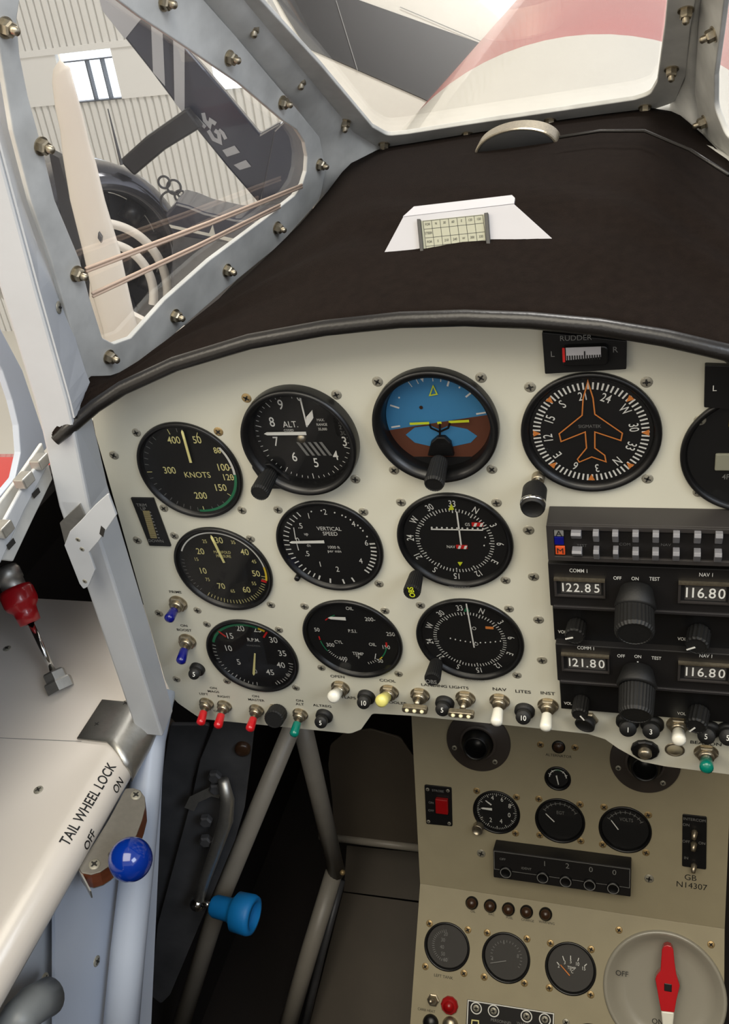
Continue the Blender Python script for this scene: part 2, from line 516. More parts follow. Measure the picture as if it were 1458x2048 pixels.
strokes(lt, NEIGH, [CRB(*p) for p in [(385, 655), (430, 705), (475, 750)]], .018, c)
strokes(lt, NEIGH, [CRB(*p) for p in [(455, 625), (470, 690), (510, 735), (520, 690), (565, 720)]], .020, c)
strokes(lt, NEIGH, [CRB(*p) for p in [(500, 775), (545, 850), (600, 875), (590, 800), (555, 775)]], .020, c)
strokes(lt, NEIGH, [CRB(*p) for p in [(590, 770), (625, 800), (650, 850)]], .018, c)
for q in ([(620, 945), (725, 905), (772, 965), (660, 1002)], [(718, 1072), (822, 1028), (868, 1085), (770, 1115)]):
    lt.add([(x, y, c) for x, y in [NEIGH.px(*CRB(*p), c) for p in q]], [(0, 3, 2, 1)])
ob('wing_lettering', lt, 'aircraft_grey', np_)
slab('strut', [(238, 322), (290, 275), (372, 218), (402, 256), (330, 300), (268, 352)], NEIGH, -.25, -.15, 'aircraft_black', np_, bev=.01)
# wing tip hiding the corner of the pane, fuselage and engine cowling
slab('tail_panel', [(548, 262), (567, 243), (660, 300), (660, 470), (560, 470), (520, 405)], NEIGH, -.27, -.2, 'aircraft_navy', np_, r=.01, bev=.01)
slab('fuselage', [(330, 430), (352, 405), (378, 412), (410, 425), (470, 438), (520, 440), (620, 420), (640, 560), (420, 760), (340, 640), (345, 470)], NEIGH, -.2, .1, 'aircraft_navy', np_, r=.02, bev=.02)
slab('fuselage_trim', [(338, 450), (420, 468), (485, 482), (470, 486), (420, 473), (342, 456)], NEIGH, .1, .11, 'aircraft_white', np_)
slab('fuselage_star', [(416, 472), (425, 450), (431, 475)], NEIGH, .1, .115, 'aircraft_white', np_)
slab('fuselage_lower_panel', [(345, 470), (400, 478), (475, 488), (560, 470), (600, 560), (420, 760), (350, 640)], NEIGH, .1, .108, 'dark_metal', np_)
# cowling: a barrel seen from the front quarter
cc = NEIGH.px(215, 520, -.1)
CW = Fr(NEIGH.w(cc[0], cc[1], -.1), NEIGH.x * .80 - NEIGH.z * .6, NEIGH.y)
mb = MB().sh(); R0 = .50
mb.lathe([(R0 * .98, -.7), (R0, -.35), (R0 * .98, -.1), (R0 * .93, 0.0), (R0 * .84, .05), (R0 * .74, .055), (R0 * .70, .02), (R0 * .68, -.15)], 64, CW, cap1=False)
o = ob('engine_cowling', mb, 'cowl_gloss'); o.data.transform(NEIGH.mat().inverted()); o.parent = np_
mb = MB().sh(); mb.lathe([(R0 * .68, -.10), (R0 * .3, -.06), (.12, .02), (.10, .12), (.05, .16), (.001, .17)], 48, CW)
for k in range(9):
    a = 2 * PI * k / 9; p = CW.w(.24 * math.cos(a), .24 * math.sin(a), -.06); q = CW.w(.34 * math.cos(a), .34 * math.sin(a), -.06)
    mb.tube([p, q], .06, 12)
o = ob('engine', mb, 'aircraft_black'); o.data.transform(NEIGH.mat().inverted()); o.parent = np_
_ac = NEIGH.px(203, 592, .12)
CWA = Fr(NEIGH.w(_ac[0], _ac[1], .12), CW.x, CW.y)
for rr, c0, lo, hi in ((.37, .0, -25, 95), (.275, .03, -25, 95)):
    mb = MB().sh(); mb.lathe([(rr - .022, c0), (rr - .022, c0 + .02), (rr + .022, c0 + .02), (rr + .022, c0)], 40, CWA, cap1=False, a0=rad(lo), a1=rad(hi))
    o = ob('cream_arc', mb, 'aircraft_cream'); o.data.transform(NEIGH.mat().inverted()); o.parent = np_
# antenna rod above the cowling, exhaust rings
mb = MB(); mb.tube([NEIGH.w(*NEIGH.px(*CRA(668, 590), .1), .1), NEIGH.w(*NEIGH.px(*CRA(785, 1070), .1), .1)], [.003, .008], 8)
o = ob('rod_antenna', mb, 'dark_metal'); o.data.transform(NEIGH.mat().inverted()); o.parent = np_
for x, y, r in ((1235, 1262, .036), (1210, 1390, .055), (1150, 1220, .030), (1290, 1340, .03)):
    p = NEIGH.px(*CRA(x, y), -.2); mb = MB().sh()
    pts = [NEIGH.w(p[0] + r * math.cos(t * PI / 10), p[1] + r * math.sin(t * PI / 10), -.2) for t in range(21)]
    mb.tube(pts, .006, 8, caps=False)
    o = ob('engine_pipe', mb, 'dark_metal'); o.data.transform(NEIGH.mat().inverted()); o.parent = np_

# propeller blade of cream white in front of it
BL = Fr(far(200, 400, 3.7), RM[0] - GUP * RM[0].dot(GUP), GUP)
pr = thing('propeller', 'cream white upright propeller blade in front of the dark engine cowling', 'propeller', BL)
L = [(106, 140), (104, 165), (110, 215), (120, 260), (125, 310), (140, 400), (165, 500), (185, 590), (205, 660), (222, 760)]
Rr = [(120, 119), (140, 135), (152, 180), (166, 230), (180, 290), (192, 325), (210, 400), (240, 500), (262, 600), (300, 760)]
prof = []
mb = MB().sh(); n = 12
for (l, r) in zip(L, Rr):
    a = Vector(BL.px(*l, 0)); b = Vector(BL.px(*r, 0)); h = (b - a).length / 2; m_ = (a + b) / 2; u = (b - a).normalized()
    for k in range(n):
        t = 2 * PI * k / n; q = m_ + u * h * math.cos(t); prof.append((q.x, q.y, h * .22 * math.sin(t)))
N = len(L)
mb.add(prof, [(i * n + k, (i + 1) * n + k, (i + 1) * n + (k + 1) % n, i * n + (k + 1) % n) for i in range(N - 1) for k in range(n)] + [list(range(n)), list(range((N - 1) * n, N * n))[::-1]])
ob('blade', mb, 'aircraft_cream', pr)
a, b = BL.px(201, 474, .06)
ob('blade_decal', MB().prism([(a - .008, b), (a, b + .022), (a + .008, b), (a, b - .022)], .05, .075), 'dark_metal', pr)
slab('spinner_plate', [(168, 500), (180, 540), (178, 620), (215, 760), (400, 800), (470, 640), (300, 668), (285, 640), (262, 628), (240, 600)], BL, -.1, -.06, 'aircraft_cream', pr)
# dark engine parts between blade and post
slab('cowl_flap', [(98, 305), (118, 316), (140, 400), (165, 500), (160, 530), (205, 690), (170, 640), (130, 470)], NEIGH, .12, .2, 'aircraft_black',
     label='dark cowling edge with pale reflections between blade and side post', cat='aircraft part')

# ---------------------------------------------------------------- outside: own nose and the wing seen ahead
XC, ZT, RN, Y1 = 0.08, 0.165, 0.35, 0.85


def nosering(y, n=48):
    return [(XC + RN * math.cos(rad(-20) + rad(220) * k / n), y, ZT - RN + RN * math.sin(rad(-20) + rad(220) * k / n)) for k in range(n + 1)]


def loft(ys, lean=0.0):
    mb = MB().sh(); n = 49; V = []
    for y in ys: V += nosering(y)
    mb.add(V, [(i * n + k, i * n + k + 1, (i + 1) * n + k + 1, (i + 1) * n + k) for i in range(len(ys) - 1) for k in range(n - 1)])
    return mb


ns = thing('aircraft_nose', 'glossy nose of the own aircraft, white near the windscreen and red ahead', 'aircraft nose', WORLD)
ob('white_deck', loft([.36, .5, .7, Y1]), 'aircraft_white', ns)
ob('red_cowl', loft([Y1, 1.1, 1.6, 2.2, 2.8]), 'nose_red', ns)
AH = Fr(far(700, 120, 3.2), RM[0] - GUP * RM[0].dot(GUP), GUP * .8 + RM[2] * .6)
wg = thing('neighbouring_wing', 'white wing with a broad charcoal band seen beyond the front pane', 'aircraft wing', AH)
slab('wing_panel', [(500, -90), (1130, -90), (1130, 420), (720, 420), (640, 240), (575, 60)], AH, -.10, -.02, 'aircraft_white', wg)
slab('charcoal_band', [(520, -60), (690, -10), (960, 86), (860, 204), (842, 195), (612, 94), (572, 30)], AH, -.02, -.015, 'aircraft_black', wg)
mb = MB(); mb.strip([AH.px(800, 14, -.015), AH.px(965, 84, -.015)], .003, -.015); mb.strip([AH.px(672, 0, -.01), AH.px(715, 140, -.01)], .003, -.012)
ob('panel_seam', mb, 'marking_dim', wg)

# red wing and cream fuselage side outside the left window
OUT = Fr(far(20, 900, 1.5), (0, 1, 0), (0, 0, 1))
OUT = Fr((-1.0, 0, 0), (0, 1, 0), (0, 0, 1))
rw = thing('red_wing', 'glossy red wing outside the left cockpit window', 'aircraft wing', WORLD)
ob('red_skin', MB().box(-3.2, -.75, -1.6, 1.12, -.80, -.62), 'aircraft_red', rw, bev=.06)

# ---------------------------------------------------------------- windscreen frames
def screw_mesh(metal):
    mb = MB().sh(); r = .0031
    mb.lathe([(r, 0), (r, .0002), (r * .86, .0004), (r * .5, .0006), (.0006, .0007)], 16)
    mb.sh(False).slot(1)
    w = .00042; l = r * .62; z = .00078
    mb.add([(-l, -w, z), (l, -w, z), (l, w, z), (-l, w, z), (-w, -l, z), (w, -l, z), (w, l, z), (-w, l, z)], [(0, 1, 2, 3), (4, 5, 6, 7)])
    mb.add([(-r * .25, -r * .25, z - .00003), (r * .25, -r * .25, z - .00003), (r * .25, r * .25, z - .00003), (-r * .25, r * .25, z - .00003)], [(0, 1, 2, 3)])
    me = bpy.data.meshes.new('screw'); me.from_pydata(mb.v, [], mb.f)
    me.materials.append(MATS[metal]); me.materials.append(MATS['screw_slot'])
    for p, i, s in zip(me.polygons, mb.mi, mb.sm): p.material_index = i; p.use_smooth = s
    return me


SM = screw_mesh('screw_steel'); SB = screw_mesh('screw_brass')


def screw(parent, pfr, wfr, a, b, c=0.0, sc=1.0, me=None, name='screw'):
    """wfr: plane the screw sits on, in world; pfr: parent's frame"""
    o = bpy.data.objects.new(name, me or SM); COL.objects.link(o); o.parent = parent
    f = wfr.sub(a, b, c, random.uniform(0, PI))
    M = pfr.mat().inverted() @ f.mat() @ Matrix.Diagonal((sc, sc, sc, 1))
    o.matrix_local = M
    return o


def bolt(parent, pfr, wfr, a, b, c=0.0, r=.0042):
    """hex-nut ended windscreen bolt"""
    mb = MB(); f = wfr.sub(a, b, c, random.uniform(0, 1))
    mb.lathe([(r * 1.25, 0), (r * 1.25, .0008)], 20); mb.lathe([(r, .0008), (r, .0045), (r * .8, .0055)], 6)
    mb.sh(); mb.lathe([(r * .55, .005), (r * .55, .0085), (r * .3, .0095), (.0002, .0096)], 12)
    o = ob('bolt', mb, 'nut_metal', parent); o.matrix_local = pfr.mat().inverted() @ f.mat()
    return o


def pane_frame(name, label, fr, outer, inner, ro, ri, bolts, th=.004, glass=True):
    po = rnd([fr.px(*p) for p in outer], ro); pi = rnd([fr.px(*p) for p in inner], ri, 8)
    t = thing(name, label, 'window frame', fr)
    mb = MB(); mb.add(*plate_mesh(po, [pi], th, .0008)); ob('frame', mb, 'frame_grey', t)
    if glass:
        mb = MB(); mb.prism(rnd([fr.px(*p) for p in outer], ro), -th - .004, -th - .0005); ob('glass_pane', mb, 'windscreen_glass', t)
    for p in bolts:
        a, b = fr.px(*p); bolt(t, fr, fr, a, b)
    return t


sp = pane_frame('side_windscreen', 'left triangular side windscreen pane in a bolted grey frame', SIDE,
    [(-60, -230), (0, 105), (26, 262), (62, 402), (103, 522), (152, 690), (180, 772), (222, 772), (252, 748), (345, 672), (450, 580), (560, 490), (640, 400), (652, 340), (640, 275), (600, 225), (470, 70), (408, 0), (200, -240)],
    [(34, 40), (40, 110), (56, 190), (86, 300), (110, 400), (160, 520), (178, 590), (205, 676), (228, 688), (262, 676), (330, 600), (420, 520), (530, 438), (589, 392), (605, 369), (613, 343), (615, 313), (610, 285), (594, 260), (566, 241), (480, 168), (370, 93), (280, 34), (130, -80), (60, -140)],
    [0, 0, 0, 0, 0, 0, .012, .006, 0, 0, 0, 0, .01, .01, .01, 0, 0, 0, 0],
    [.0, 0, 0, 0, 0, .0, 0, .006, .006, .004, 0, 0, 0, .003, .003, .003, .003, .003, .003, .003, 0, 0, 0, 0, 0],
    [(10, 55), (82, 292), (152, 547), (217, 713), (349, 631), (453, 540), (553, 455), (638, 329), (564, 205), (458, 116), (328, 4)])
# two elastic cords stretched across the pane
for i, (p, q, lb) in enumerate((((172, 540), (604, 372), 'upper clear elastic cord stretched across the side pane'), ((185, 590), (560, 412), 'lower clear elastic cord stretched across the side pane'))):
    A = SIDE.px(*p, .003); B = SIDE.px(*q, .003)
    mb = MB().sh()
    for d in (-.0012, .0012):
        mb.tube([(A[0], A[1] + d, .003), ((A[0] + B[0]) / 2, (A[1] + B[1]) / 2 + d - .001, .003), (B[0], B[1] + d, .003)], .0010, 8)
    tag(ob('elastic_cord', mb, 'elastic', fr=SIDE), lb, 'cord')
fp = pane_frame('front_windscreen', 'centre windscreen pane in a bolted grey frame above the black coaming', FRONT,
    [(380, -120), (468, 0), (600, 160), (700, 272), (755, 300), (800, 298), (930, 275), (1100, 250), (1300, 222), (1350, 205), (1372, 150), (1380, 60), (1398, -40), (1410, -120)],
    [(440, -110), (520, 0), (640, 130), (745, 255), (775, 272), (815, 268), (930, 250), (1100, 225), (1270, 200), (1300, 190), (1314, 165), (1330, 50), (1345, -110)],
    [0, 0, 0, 0, .01, 0, 0, 0, .012, .012, .01, 0, 0, 0],
    [0, 0, 0, .006, .008, .004, 0, 0, .01, .012, .01, 0, 0],
    [(508, 48), (602, 155), (690, 243), (768, 288), (935, 268), (1100, 241), (1290, 214), (1343, 138), (1372, 20)])
rp = pane_frame('side_windscreen', 'right side windscreen pane at the edge of the view', RSIDE,
    [(1405, -120), (1395, 40), (1390, 150), (1385, 245), (1420, 300), (1480, 360), (1800, 500), (1800, -120)],
    [(1460, -110), (1440, 60), (1428, 150), (1428, 215), (1450, 270), (1500, 310), (1780, 440), (1780, -100)],
    .006, .01, [(1428, 68), (1410, 243)])
# fairings that carry the panes where they meet
def webpoly(pts): return [Vector(p) for p in pts]


mb = MB().sh()
corner = []
for (a, b) in (((640, 430), (770, 300)), ((700, 330), (745, 297)), ((640, 240), (690, 262)), ((590, 205), (600, 162)), ((470, 62), (470, 4)), ((400, -20), (380, -110))):
    pass
A1 = [SIDE.w(*SIDE.px(*p, -.005), -.005) for p in [(628, 425), (636, 350), (622, 280), (590, 222), (452, 70), (385, -8), (230, -200)]]
B1 = [FRONT.w(*FRONT.px(*p, -.005), -.005) for p in [(800, 290), (765, 287), (718, 262), (628, 150), (500, -8), (440, -90), (380, -180)]]
M1 = [(p + q) / 2 + Vector((.010, -.008, .002)) for p, q in zip(A1, B1)]
rows = []
for p, m_, q in zip(A1, M1, B1):
    rows.append([(p * (1 - t) ** 2 + m_ * 2 * t * (1 - t) + q * t * t) for t in [i / 8 for i in range(9)]])
V = [v for r in rows for v in r]; n = 9
mb.add(V, [(i * n + k, i * n + k + 1, (i + 1) * n + k + 1, (i + 1) * n + k) for i in range(len(rows) - 1) for k in range(8)])
o = ob('windscreen_corner_post', mb, 'frame_grey'); tag(o, 'grey rounded corner post between the left and centre windscreen panes', 'window post')
o.modifiers.new('solid', 'SOLIDIFY').thickness = .004
A1 = [FRONT.w(*FRONT.px(*p, -.001), -.003) for p in [(1290, 226), (1340, 212), (1366, 160), (1376, 60), (1400, -100)]]
B1 = [RSIDE.w(*RSIDE.px(*p, -.001), -.003) for p in [(1480, 330), (1415, 290), (1392, 200), (1395, 60), (1410, -100)]]
M1 = [(p + q) / 2 + Vector((.0, -.014, .002)) for p, q in zip(A1, B1)]
rows = [[(p * (1 - t) ** 2 + m_ * 2 * t * (1 - t) + q * t * t) for t in [i / 8 for i in range(9)]] for p, m_, q in zip(A1, M1, B1)]
mb = MB().sh(); mb.add([v for r in rows for v in r], [(i * n + k, i * n + k + 1, (i + 1) * n + k + 1, (i + 1) * n + k) for i in range(len(rows) - 1) for k in range(8)])
o = ob('windscreen_corner_post', mb, 'frame_grey'); tag(o, 'grey rounded corner post right of the centre windscreen pane', 'window post')
o.modifiers.new('solid', 'SOLIDIFY').thickness = .004

# ---------------------------------------------------------------- side post
pz = [(.62, -.112), (.30, -.142), (.20, -.155), (.125, -.1635), (.11, -.166), (.04, -.180), (-.10, -.192), (-.205, -.201)]
seam = [at(*p, y=-.02) for p in [(-25, -60), (0, 105), (60, 400), (100, 520), (150, 690), (174, 765), (183, 863), (235, 1027), (315, 1300), (352, 1440)]]


def xseam(z):
    for p, q in zip(seam, seam[1:]):
        if q.z <= z <= p.z: return p.x + (q.x - p.x) * (z - p.z) / (q.z - p.z)
    return (seam[0].x + (z - seam[0].z) * .1) if z > seam[0].z else seam[-1].x


def xpost(z):
    for (z0, x0), (z1, x1) in zip(pz, pz[1:]):
        if z <= z0 and z >= z1: return x0 + (x1 - x0) * (z - z0) / (z1 - z0)
    return pz[-1][1]


mb = MB(); V = []; NP = len(pz)
for z, x in pz:
    xs = xseam(z); V += [(x - .026, -.05, z), (x, -.05, z), (xs, -.02, z), (x - .03, -.02, z)]
mb.add(V, [(i * 4 + k, (i + 1) * 4 + k, (i + 1) * 4 + (k + 1) % 4, i * 4 + (k + 1) % 4) for i in range(NP - 1) for k in range(4)] + [(0, 1, 2, 3), (4 * NP - 1, 4 * NP - 2, 4 * NP - 3, 4 * NP - 4)])
post = thing('side_post', 'pale painted square post running down beside the instrument panel', 'post', WORLD)
ob('post_tube', mb, 'post_paint', post, bev=.002)
mb = MB(); V = []
ups = [.61, .40, .30, .25, .20, .15, .132, .122, .116, .112]
wid = [1, 1, 1, 1, 1, 1, 1.0, 1.05, .98, .8]
for z, wf in zip(ups, wid):
    a_ = Vector((xpost(z), -.05, z)); b_ = Vector((xseam(z), -.02, z)); d_ = (b_ - a_); n_ = Vector((d_.y, -d_.x, 0)).normalized()
    if n_.x < 0: n_ = -n_
    q0 = a_ + d_ * .04; q1 = a_ + d_ * wf
    V += [q0 + n_ * .0003, q1 + n_ * .0003, q1 + n_ * .0016, q0 + n_ * .0016]
mb.add(V, [(i * 4 + k, (i + 1) * 4 + k, (i + 1) * 4 + (k + 1) % 4, i * 4 + (k + 1) % 4) for i in range(len(ups) - 1) for k in range(4)] + [(0, 1, 2, 3), (len(V) - 1, len(V) - 2, len(V) - 3, len(V) - 4)])
ob('cover_strip', mb, 'post_paint', post)
_a = Vector((xpost(.19), -.05, .19)); _d = Vector((xseam(.19), -.02, .19)) - _a
S3 = Fr(_a, _d, (xpost(.25) - xpost(.13), 0, .12)); a, b = S3.px(117, 615, .0016); screw(post, WORLD, S3, a, b, .0018, 1.3)
# latch bracket on the post
BR = Fr((-.198, -.064, 0), (1, 0, 0), (0, 0, 1))
br = thing('latch_bracket', 'grey painted folded metal latch bracket on the side post', 'bracket', BR)
poly = rnd([BR.px(*K7(*p)) for p in [(520, 1170), (600, 1090), (700, 980), (800, 890), (860, 1050), (730, 1240), (660, 1320), (705, 1450), (655, 1570), (620, 1590), (590, 1550), (480, 1270)]], .0012)
ob('face_plate', MB().prism(poly, 0, .002), 'post_paint', br, bev=.0004)
poly = [BR.px(*K7(*p), -.012) for p in [(435, 1120), (580, 980), (625, 1085), (500, 1190), (560, 1450), (470, 1260)]]
ob('inner_plate', MB().prism(poly, -.014, -.012), 'brushed_aluminium', br, bev=.0004)
poly = [BR.px(*K7(*p), -.014) for p in [(450, 965), (575, 970), (555, 1010), (490, 1060)]]
ob('mounting_tab', MB().prism(poly, -.016, -.014), 'post_paint', br)
for p in ((570, 1240), (620, 1545), (600, 1310)):
    a, b = BR.px(*K7(*p), .002); screw(br, BR, BR, a, b, .002, .6)
mb = MB(); a, b = BR.px(*K7(748, 1180), .002); mb.prism([(a - .003, b - .002), (a - .001, b - .005), (a + .003, b + .002), (a + .001, b + .005)], .002, .0023); ob('dark_slot', mb, 'screw_slot', br)

# ---------------------------------------------------------------- glareshield
aft = [at(px, py, y=yy) for px, py, yy in [(110, 882, -.056), (150, 846, -.045), (190, 812, -.035), (245, 776, -.03), (350, 728, -.028), (500, 683, -.028), (650, 656, -.028), (800, 640, -.028), (930, 636, -.028), (1060, 641, -.028), (1200, 654, -.028), (1330, 676, -.028), (1458, 706, -.028)]]
aft += [Vector((.285, -.028, .095)), Vector((.33, -.03, .07)), Vector((.36, -.04, .04))]
mb = MB().sh(); mb.tube(aft, [.0035] + [.0048] * (len(aft) - 1), 12)
gs = thing('glareshield', 'black fabric glareshield with rolled vinyl edge over the instrument panel', 'glareshield', WORLD)
ob('edge_piping', mb, 'piping_vinyl', gs)


def resample(P, n):
    L = [0]
    for a, b in zip(P, P[1:]): L.append(L[-1] + (b - a).length)
    out = []
    for i in range(n):
        s = L[-1] * i / (n - 1); k = 0
        while k < len(L) - 2 and L[k + 1] < s: k += 1
        t = (s - L[k]) / max(L[k + 1] - L[k], 1e-9); out.append(P[k] * (1 - t) + P[k + 1] * t)
    return out


fw = [at(118, 866, y=-.045), at(150, 812, y=-.03), at(182, 760, y=-.012)]
fw += [SIDE.w(*SIDE.px(*p), .003) for p in [(225, 756), (300, 712), (400, 632), (500, 548), (600, 450), (655, 385)]]
fw += [at(700, 330, y=.305)]
fw += [FRONT.w(*FRONT.px(*p), .001) for p in [(760, 300), (850, 286), (935, 272), (1020, 259), (1100, 247), (1200, 233), (1300, 221)]]
fw += [at(1350, 232, y=.30), at(1400, 275, y=.275), at(1458, 335, y=.22)]
fw += [Vector((.32, .12, .12)), Vector((.35, .0, .08)), Vector((.37, -.03, .05))]
# pair the two edges by key points so that the deck stays smooth
keyA = [0, 2, 4, 6, 8, 10, 12, len(aft) - 1]
keyF = [0, 2, 5, 8, 12, 16, 19, len(fw) - 1]
RA = []; RF = []
for i in range(len(keyA) - 1):
    ra = resample(aft[keyA[i]:keyA[i + 1] + 1], 13); rf = resample(fw[keyF[i]:keyF[i + 1] + 1], 13)
    if i: ra = ra[1:]; rf = rf[1:]
    RA += ra; RF += rf
rows = 36
mb = MB().sh(); V = []; n = len(RA)
for j in range(rows + 1):
    t = j / rows
    for i in range(n):
        p = RA[i] * (1 - t) + RF[i] * t
        w = (RA[i] - RF[i]).length
        h = .05 * w * math.sin(PI * t) * (1 - .3 * t)
        # soft creases running across in front of the card
        cr = .0022 * math.sin(34 * t + 5 * p.x * 10) * math.exp(-((t - .33) / .14) ** 2) + .0012 * math.sin(p.x * 70 + t * 9) * math.exp(-((t - .2) / .15) ** 2)
        V.append((p.x, p.y, p.z + h + (cr if 0 < j < rows else 0)))
mb.add(V, [(j * n + i, j * n + i + 1, (j + 1) * n + i + 1, (j + 1) * n + i) for j in range(rows) for i in range(n - 1)])
GSV = V; GSN = n
sh_ = ob('fabric_cover', mb, 'shield_fabric', gs)
sh_.modifiers.new('solid', 'SOLIDIFY').thickness = -.003
mb = MB().sh(); mb.tube([SIDE.w(*SIDE.px(*p, .004), .004) if i < 0 else p for i, p in enumerate([at(1118, 275, z=.196), at(1200, 262, z=.1965), at(1290, 262, z=.196), at(1380, 300, z=.190), at(1458, 350, z=.183)])], .0012, 8)
ob('seam_cord', mb, 'piping_vinyl', gs)


def shield_hit(px, py):
    from mathutils.geometry import intersect_ray_tri
    d = ray(px, py); best = None
    for j in range(rows):
        for i in range(GSN - 1):
            q = [Vector(GSV[j * GSN + i]), Vector(GSV[j * GSN + i + 1]), Vector(GSV[(j + 1) * GSN + i + 1]), Vector(GSV[(j + 1) * GSN + i])]
            for tri in ((q[0], q[1], q[2]), (q[0], q[2], q[3])):
                h = intersect_ray_tri(tri[0], tri[1], tri[2], d, CAM, True)
                if h is not None and (best is None or (h - CAM).length < (best - CAM).length): best = h
    return best


# correction card standing out of the cover
h0 = shield_hit(790, 515) or at(790, 515, z=.16); h1 = shield_hit(1100, 492) or at(1100, 492, z=.16)
cx = (h1 - h0).normalized()
CARD = Fr(h0, cx, Vector((0, .62, .78)))
cf = thing('card_holder', 'white folded compass correction card holder standing out of the black cover', 'card holder', CARD)
poly = [CARD.px(*p) for p in [(740, 522), (770, 519), (800, 517), (840, 516), (930, 506), (1000, 497), (1060, 494), (1085, 493), (1110, 482), (1028, 408), (806, 434)]]
low = [(p[0], p[1] - .012) for p in poly[:8]]
ob('card_back', MB().prism(low[:1] + low[1:] + poly[8:] if False else [low[0]] + low[1:] + poly[8:], -.0012, 0), 'card_white', cf, bev=.0003)
fold = [CARD.w(*CARD.px(*p), 0) for p in [(806, 434), (1028, 408)]]
tp = Fr(fold[0], cx, Vector((0, .95, .32)))
poly = [tp.px(*p) for p in [(806, 434), (828, 414), (1024, 391), (1030, 397), (1028, 408)]]
o = ob('card_fold', MB().prism(poly, -.001, 0.0004), 'card_white', cf); o.matrix_local = CARD.mat().inverted() @ tp.mat()
tb = [CARD.px(*p, .001) for p in [(838, 442), (972, 428), (981, 498), (846, 512)]]
card = MB(); card.prism(tb, .0002, .001); ob('printed_card', card, 'card_cream', cf)
mb = MB()
mb.prism([CARD.px(*p, .001) for p in [(835, 440), (842, 440), (849, 513), (842, 514)]], .0002, .003)
mb.prism([CARD.px(*p, .001) for p in [(969, 428), (977, 427), (982, 498), (974, 500)]], .0002, .003)
ob('card_clip', mb, 'black_paint', cf, bev=.0003)
mb = MB(); P00, P10, P11, P01 = [Vector(q) for q in tb]
def cq(u, v): return (P00 * (1 - u) + P10 * u) * (1 - v) + (P01 * (1 - u) + P11 * u) * v
for v in (.02, .25, .5, .74, .98): mb.strip([cq(.06, v), cq(.95, v)], .0003, .001, .0001)
for k in range(8): u = .06 + .89 * k / 7; mb.strip([cq(u, .02), cq(u, .98)], .0003, .001, .0001)
an = math.atan2((P10 - P00).y, (P10 - P00).x)
for v, row in ((.12, ['FOR', 'N', '30', '60', 'E', '120', '150']), (.37, ['STEER', '', '', '', '', '', '']), (.62, ['FOR', 'S', '210', '240', 'W', '300', '330']), (.87, ['STEER', '', '', '', '', '', ''])):
    for k, s in enumerate(row):
        if s:
            q = cq(.06 + .89 * (k + .5) / 7, v); mb.text(s, q.x, q.y, .0013, .0016, an, .8)
ob('card_lettering', mb, 'marking_black', cf)
# half round metal-edged disc at the foot of the windscreen
d0 = shield_hit(955, 312) or at(955, 312, z=.19); d1 = shield_hit(1110, 292) or at(1110, 292, z=.19)
DX = (d1 - d0); DM = (d0 + d1) / 2
DISC = Fr(DM, DX, Vector((0, -.05, 1)))
dk = thing('round_vent', 'half sunk black disc with bright knurled metal rim at the windscreen foot', 'vent', DISC)
rD = DX.length / 2 * 1.08
mb = MB().sh(); mb.lathe([(rD * .96, 0), (rD * .8, .001), (.0005, .002)], 48, sx=1.0); o = ob('black_face', mb, 'black_paint', dk); o.scale = (1, .52, 1)
mb = MB().sh(False); mb.lathe([(rD * .93, .001), (rD * .97, .001), (rD, -.001), (rD, -.020), (rD * .9, -.022)], 72, cap1=True); o = ob('metal_rim', mb, 'nut_metal', dk); o.scale = (1, .52, 1)

# ---------------------------------------------------------------- main panel
XS = [-.1222, -.0277, .0678, .163, .2585]
holes = []
G = {'airspeed': (-.1233, .0389, .0415), 'altimeter': (-.0293, .0660, .0415), 'attitude': (.0661, .0758, .0415), 'heading': (.1631, .0682, .0425),
     'manifold': (-.1218, -.0538, .0415), 'vertical': (-.0273, -.0273, .0415), 'nav1': (.0681, -.019, .0415),
     'rpm': (-.1208, -.1486, .0415), 'oil': (-.0264, -.1213, .0415), 'nav2': (.0694, -.1138, .0415), 'fuel': (.2575, .053, .0415)}
out = [(-.186, .100), (-.170, .1035), (-.154, .108), (-.120, .1175), (-.09, .1255), (-.044, .136), (.019, .1425), (.052, .1435), (.092, .1435), (.138, .139), (.184, .132), (.240, .118), (.30, .098), (.35, .075),
       (.36, .0), (.37, -.20), (.355, -.241), (.261, -.241), (.214, -.239), (.196, -.236), (.178, -.223), (.168, -.2135), (.155, -.209), (.10, -.2075), (.009, -.2065), (-.024, -.208), (-.038, -.230), (-.049, -.237), (-.136, -.237), (-.196, -.237), (-.216, -.216), (-.218, -.188), (-.192, .07)]
rr_ = [.006] + [0] * 12 + [.01, 0, .01, .02, 0, .02, .0, 0, .0, .01, 0, 0, .006, .006, .012, 0, .016, .016, 0, 0]
pout = rnd(out, rr_, 6)
for k, (a, b, r) in G.items(): holes.append(circ(a, b, r - .003, 48))
ip = thing('instrument_panel', 'pale grey-green main instrument panel filled with round dials', 'instrument panel', PANEL)
mb = MB(); mb.add(*plate_mesh(pout, holes, .003, .0004)); ob('panel_plate', mb, 'panel_paint', ip)
for p in [(228, 910), (275, 1080), (318, 1226), (353, 1358), (1057, 1060), (1067, 1153), (1077, 1239), (1084, 1320)]:
    a, b = PANEL.px(*p); screw(ip, PANEL, PANEL, a, b, 0, 1.25, name='panel_screw')


def ptext(parent, items, fr, m='marking_black', name='lettering', pfr=None, c=.0003):
    mb = MB()
    for it in items:
        s, px, py, size = it[:4]; kw = it[4] if len(it) > 4 else {}
        a, b = fr.px(px, py); mb.text(s, a, b, c, size * .8, **kw)
    o = ob(name, mb, m, parent)
    if pfr is not None: o.matrix_local = pfr.mat().inverted() @ fr.mat()
    return o


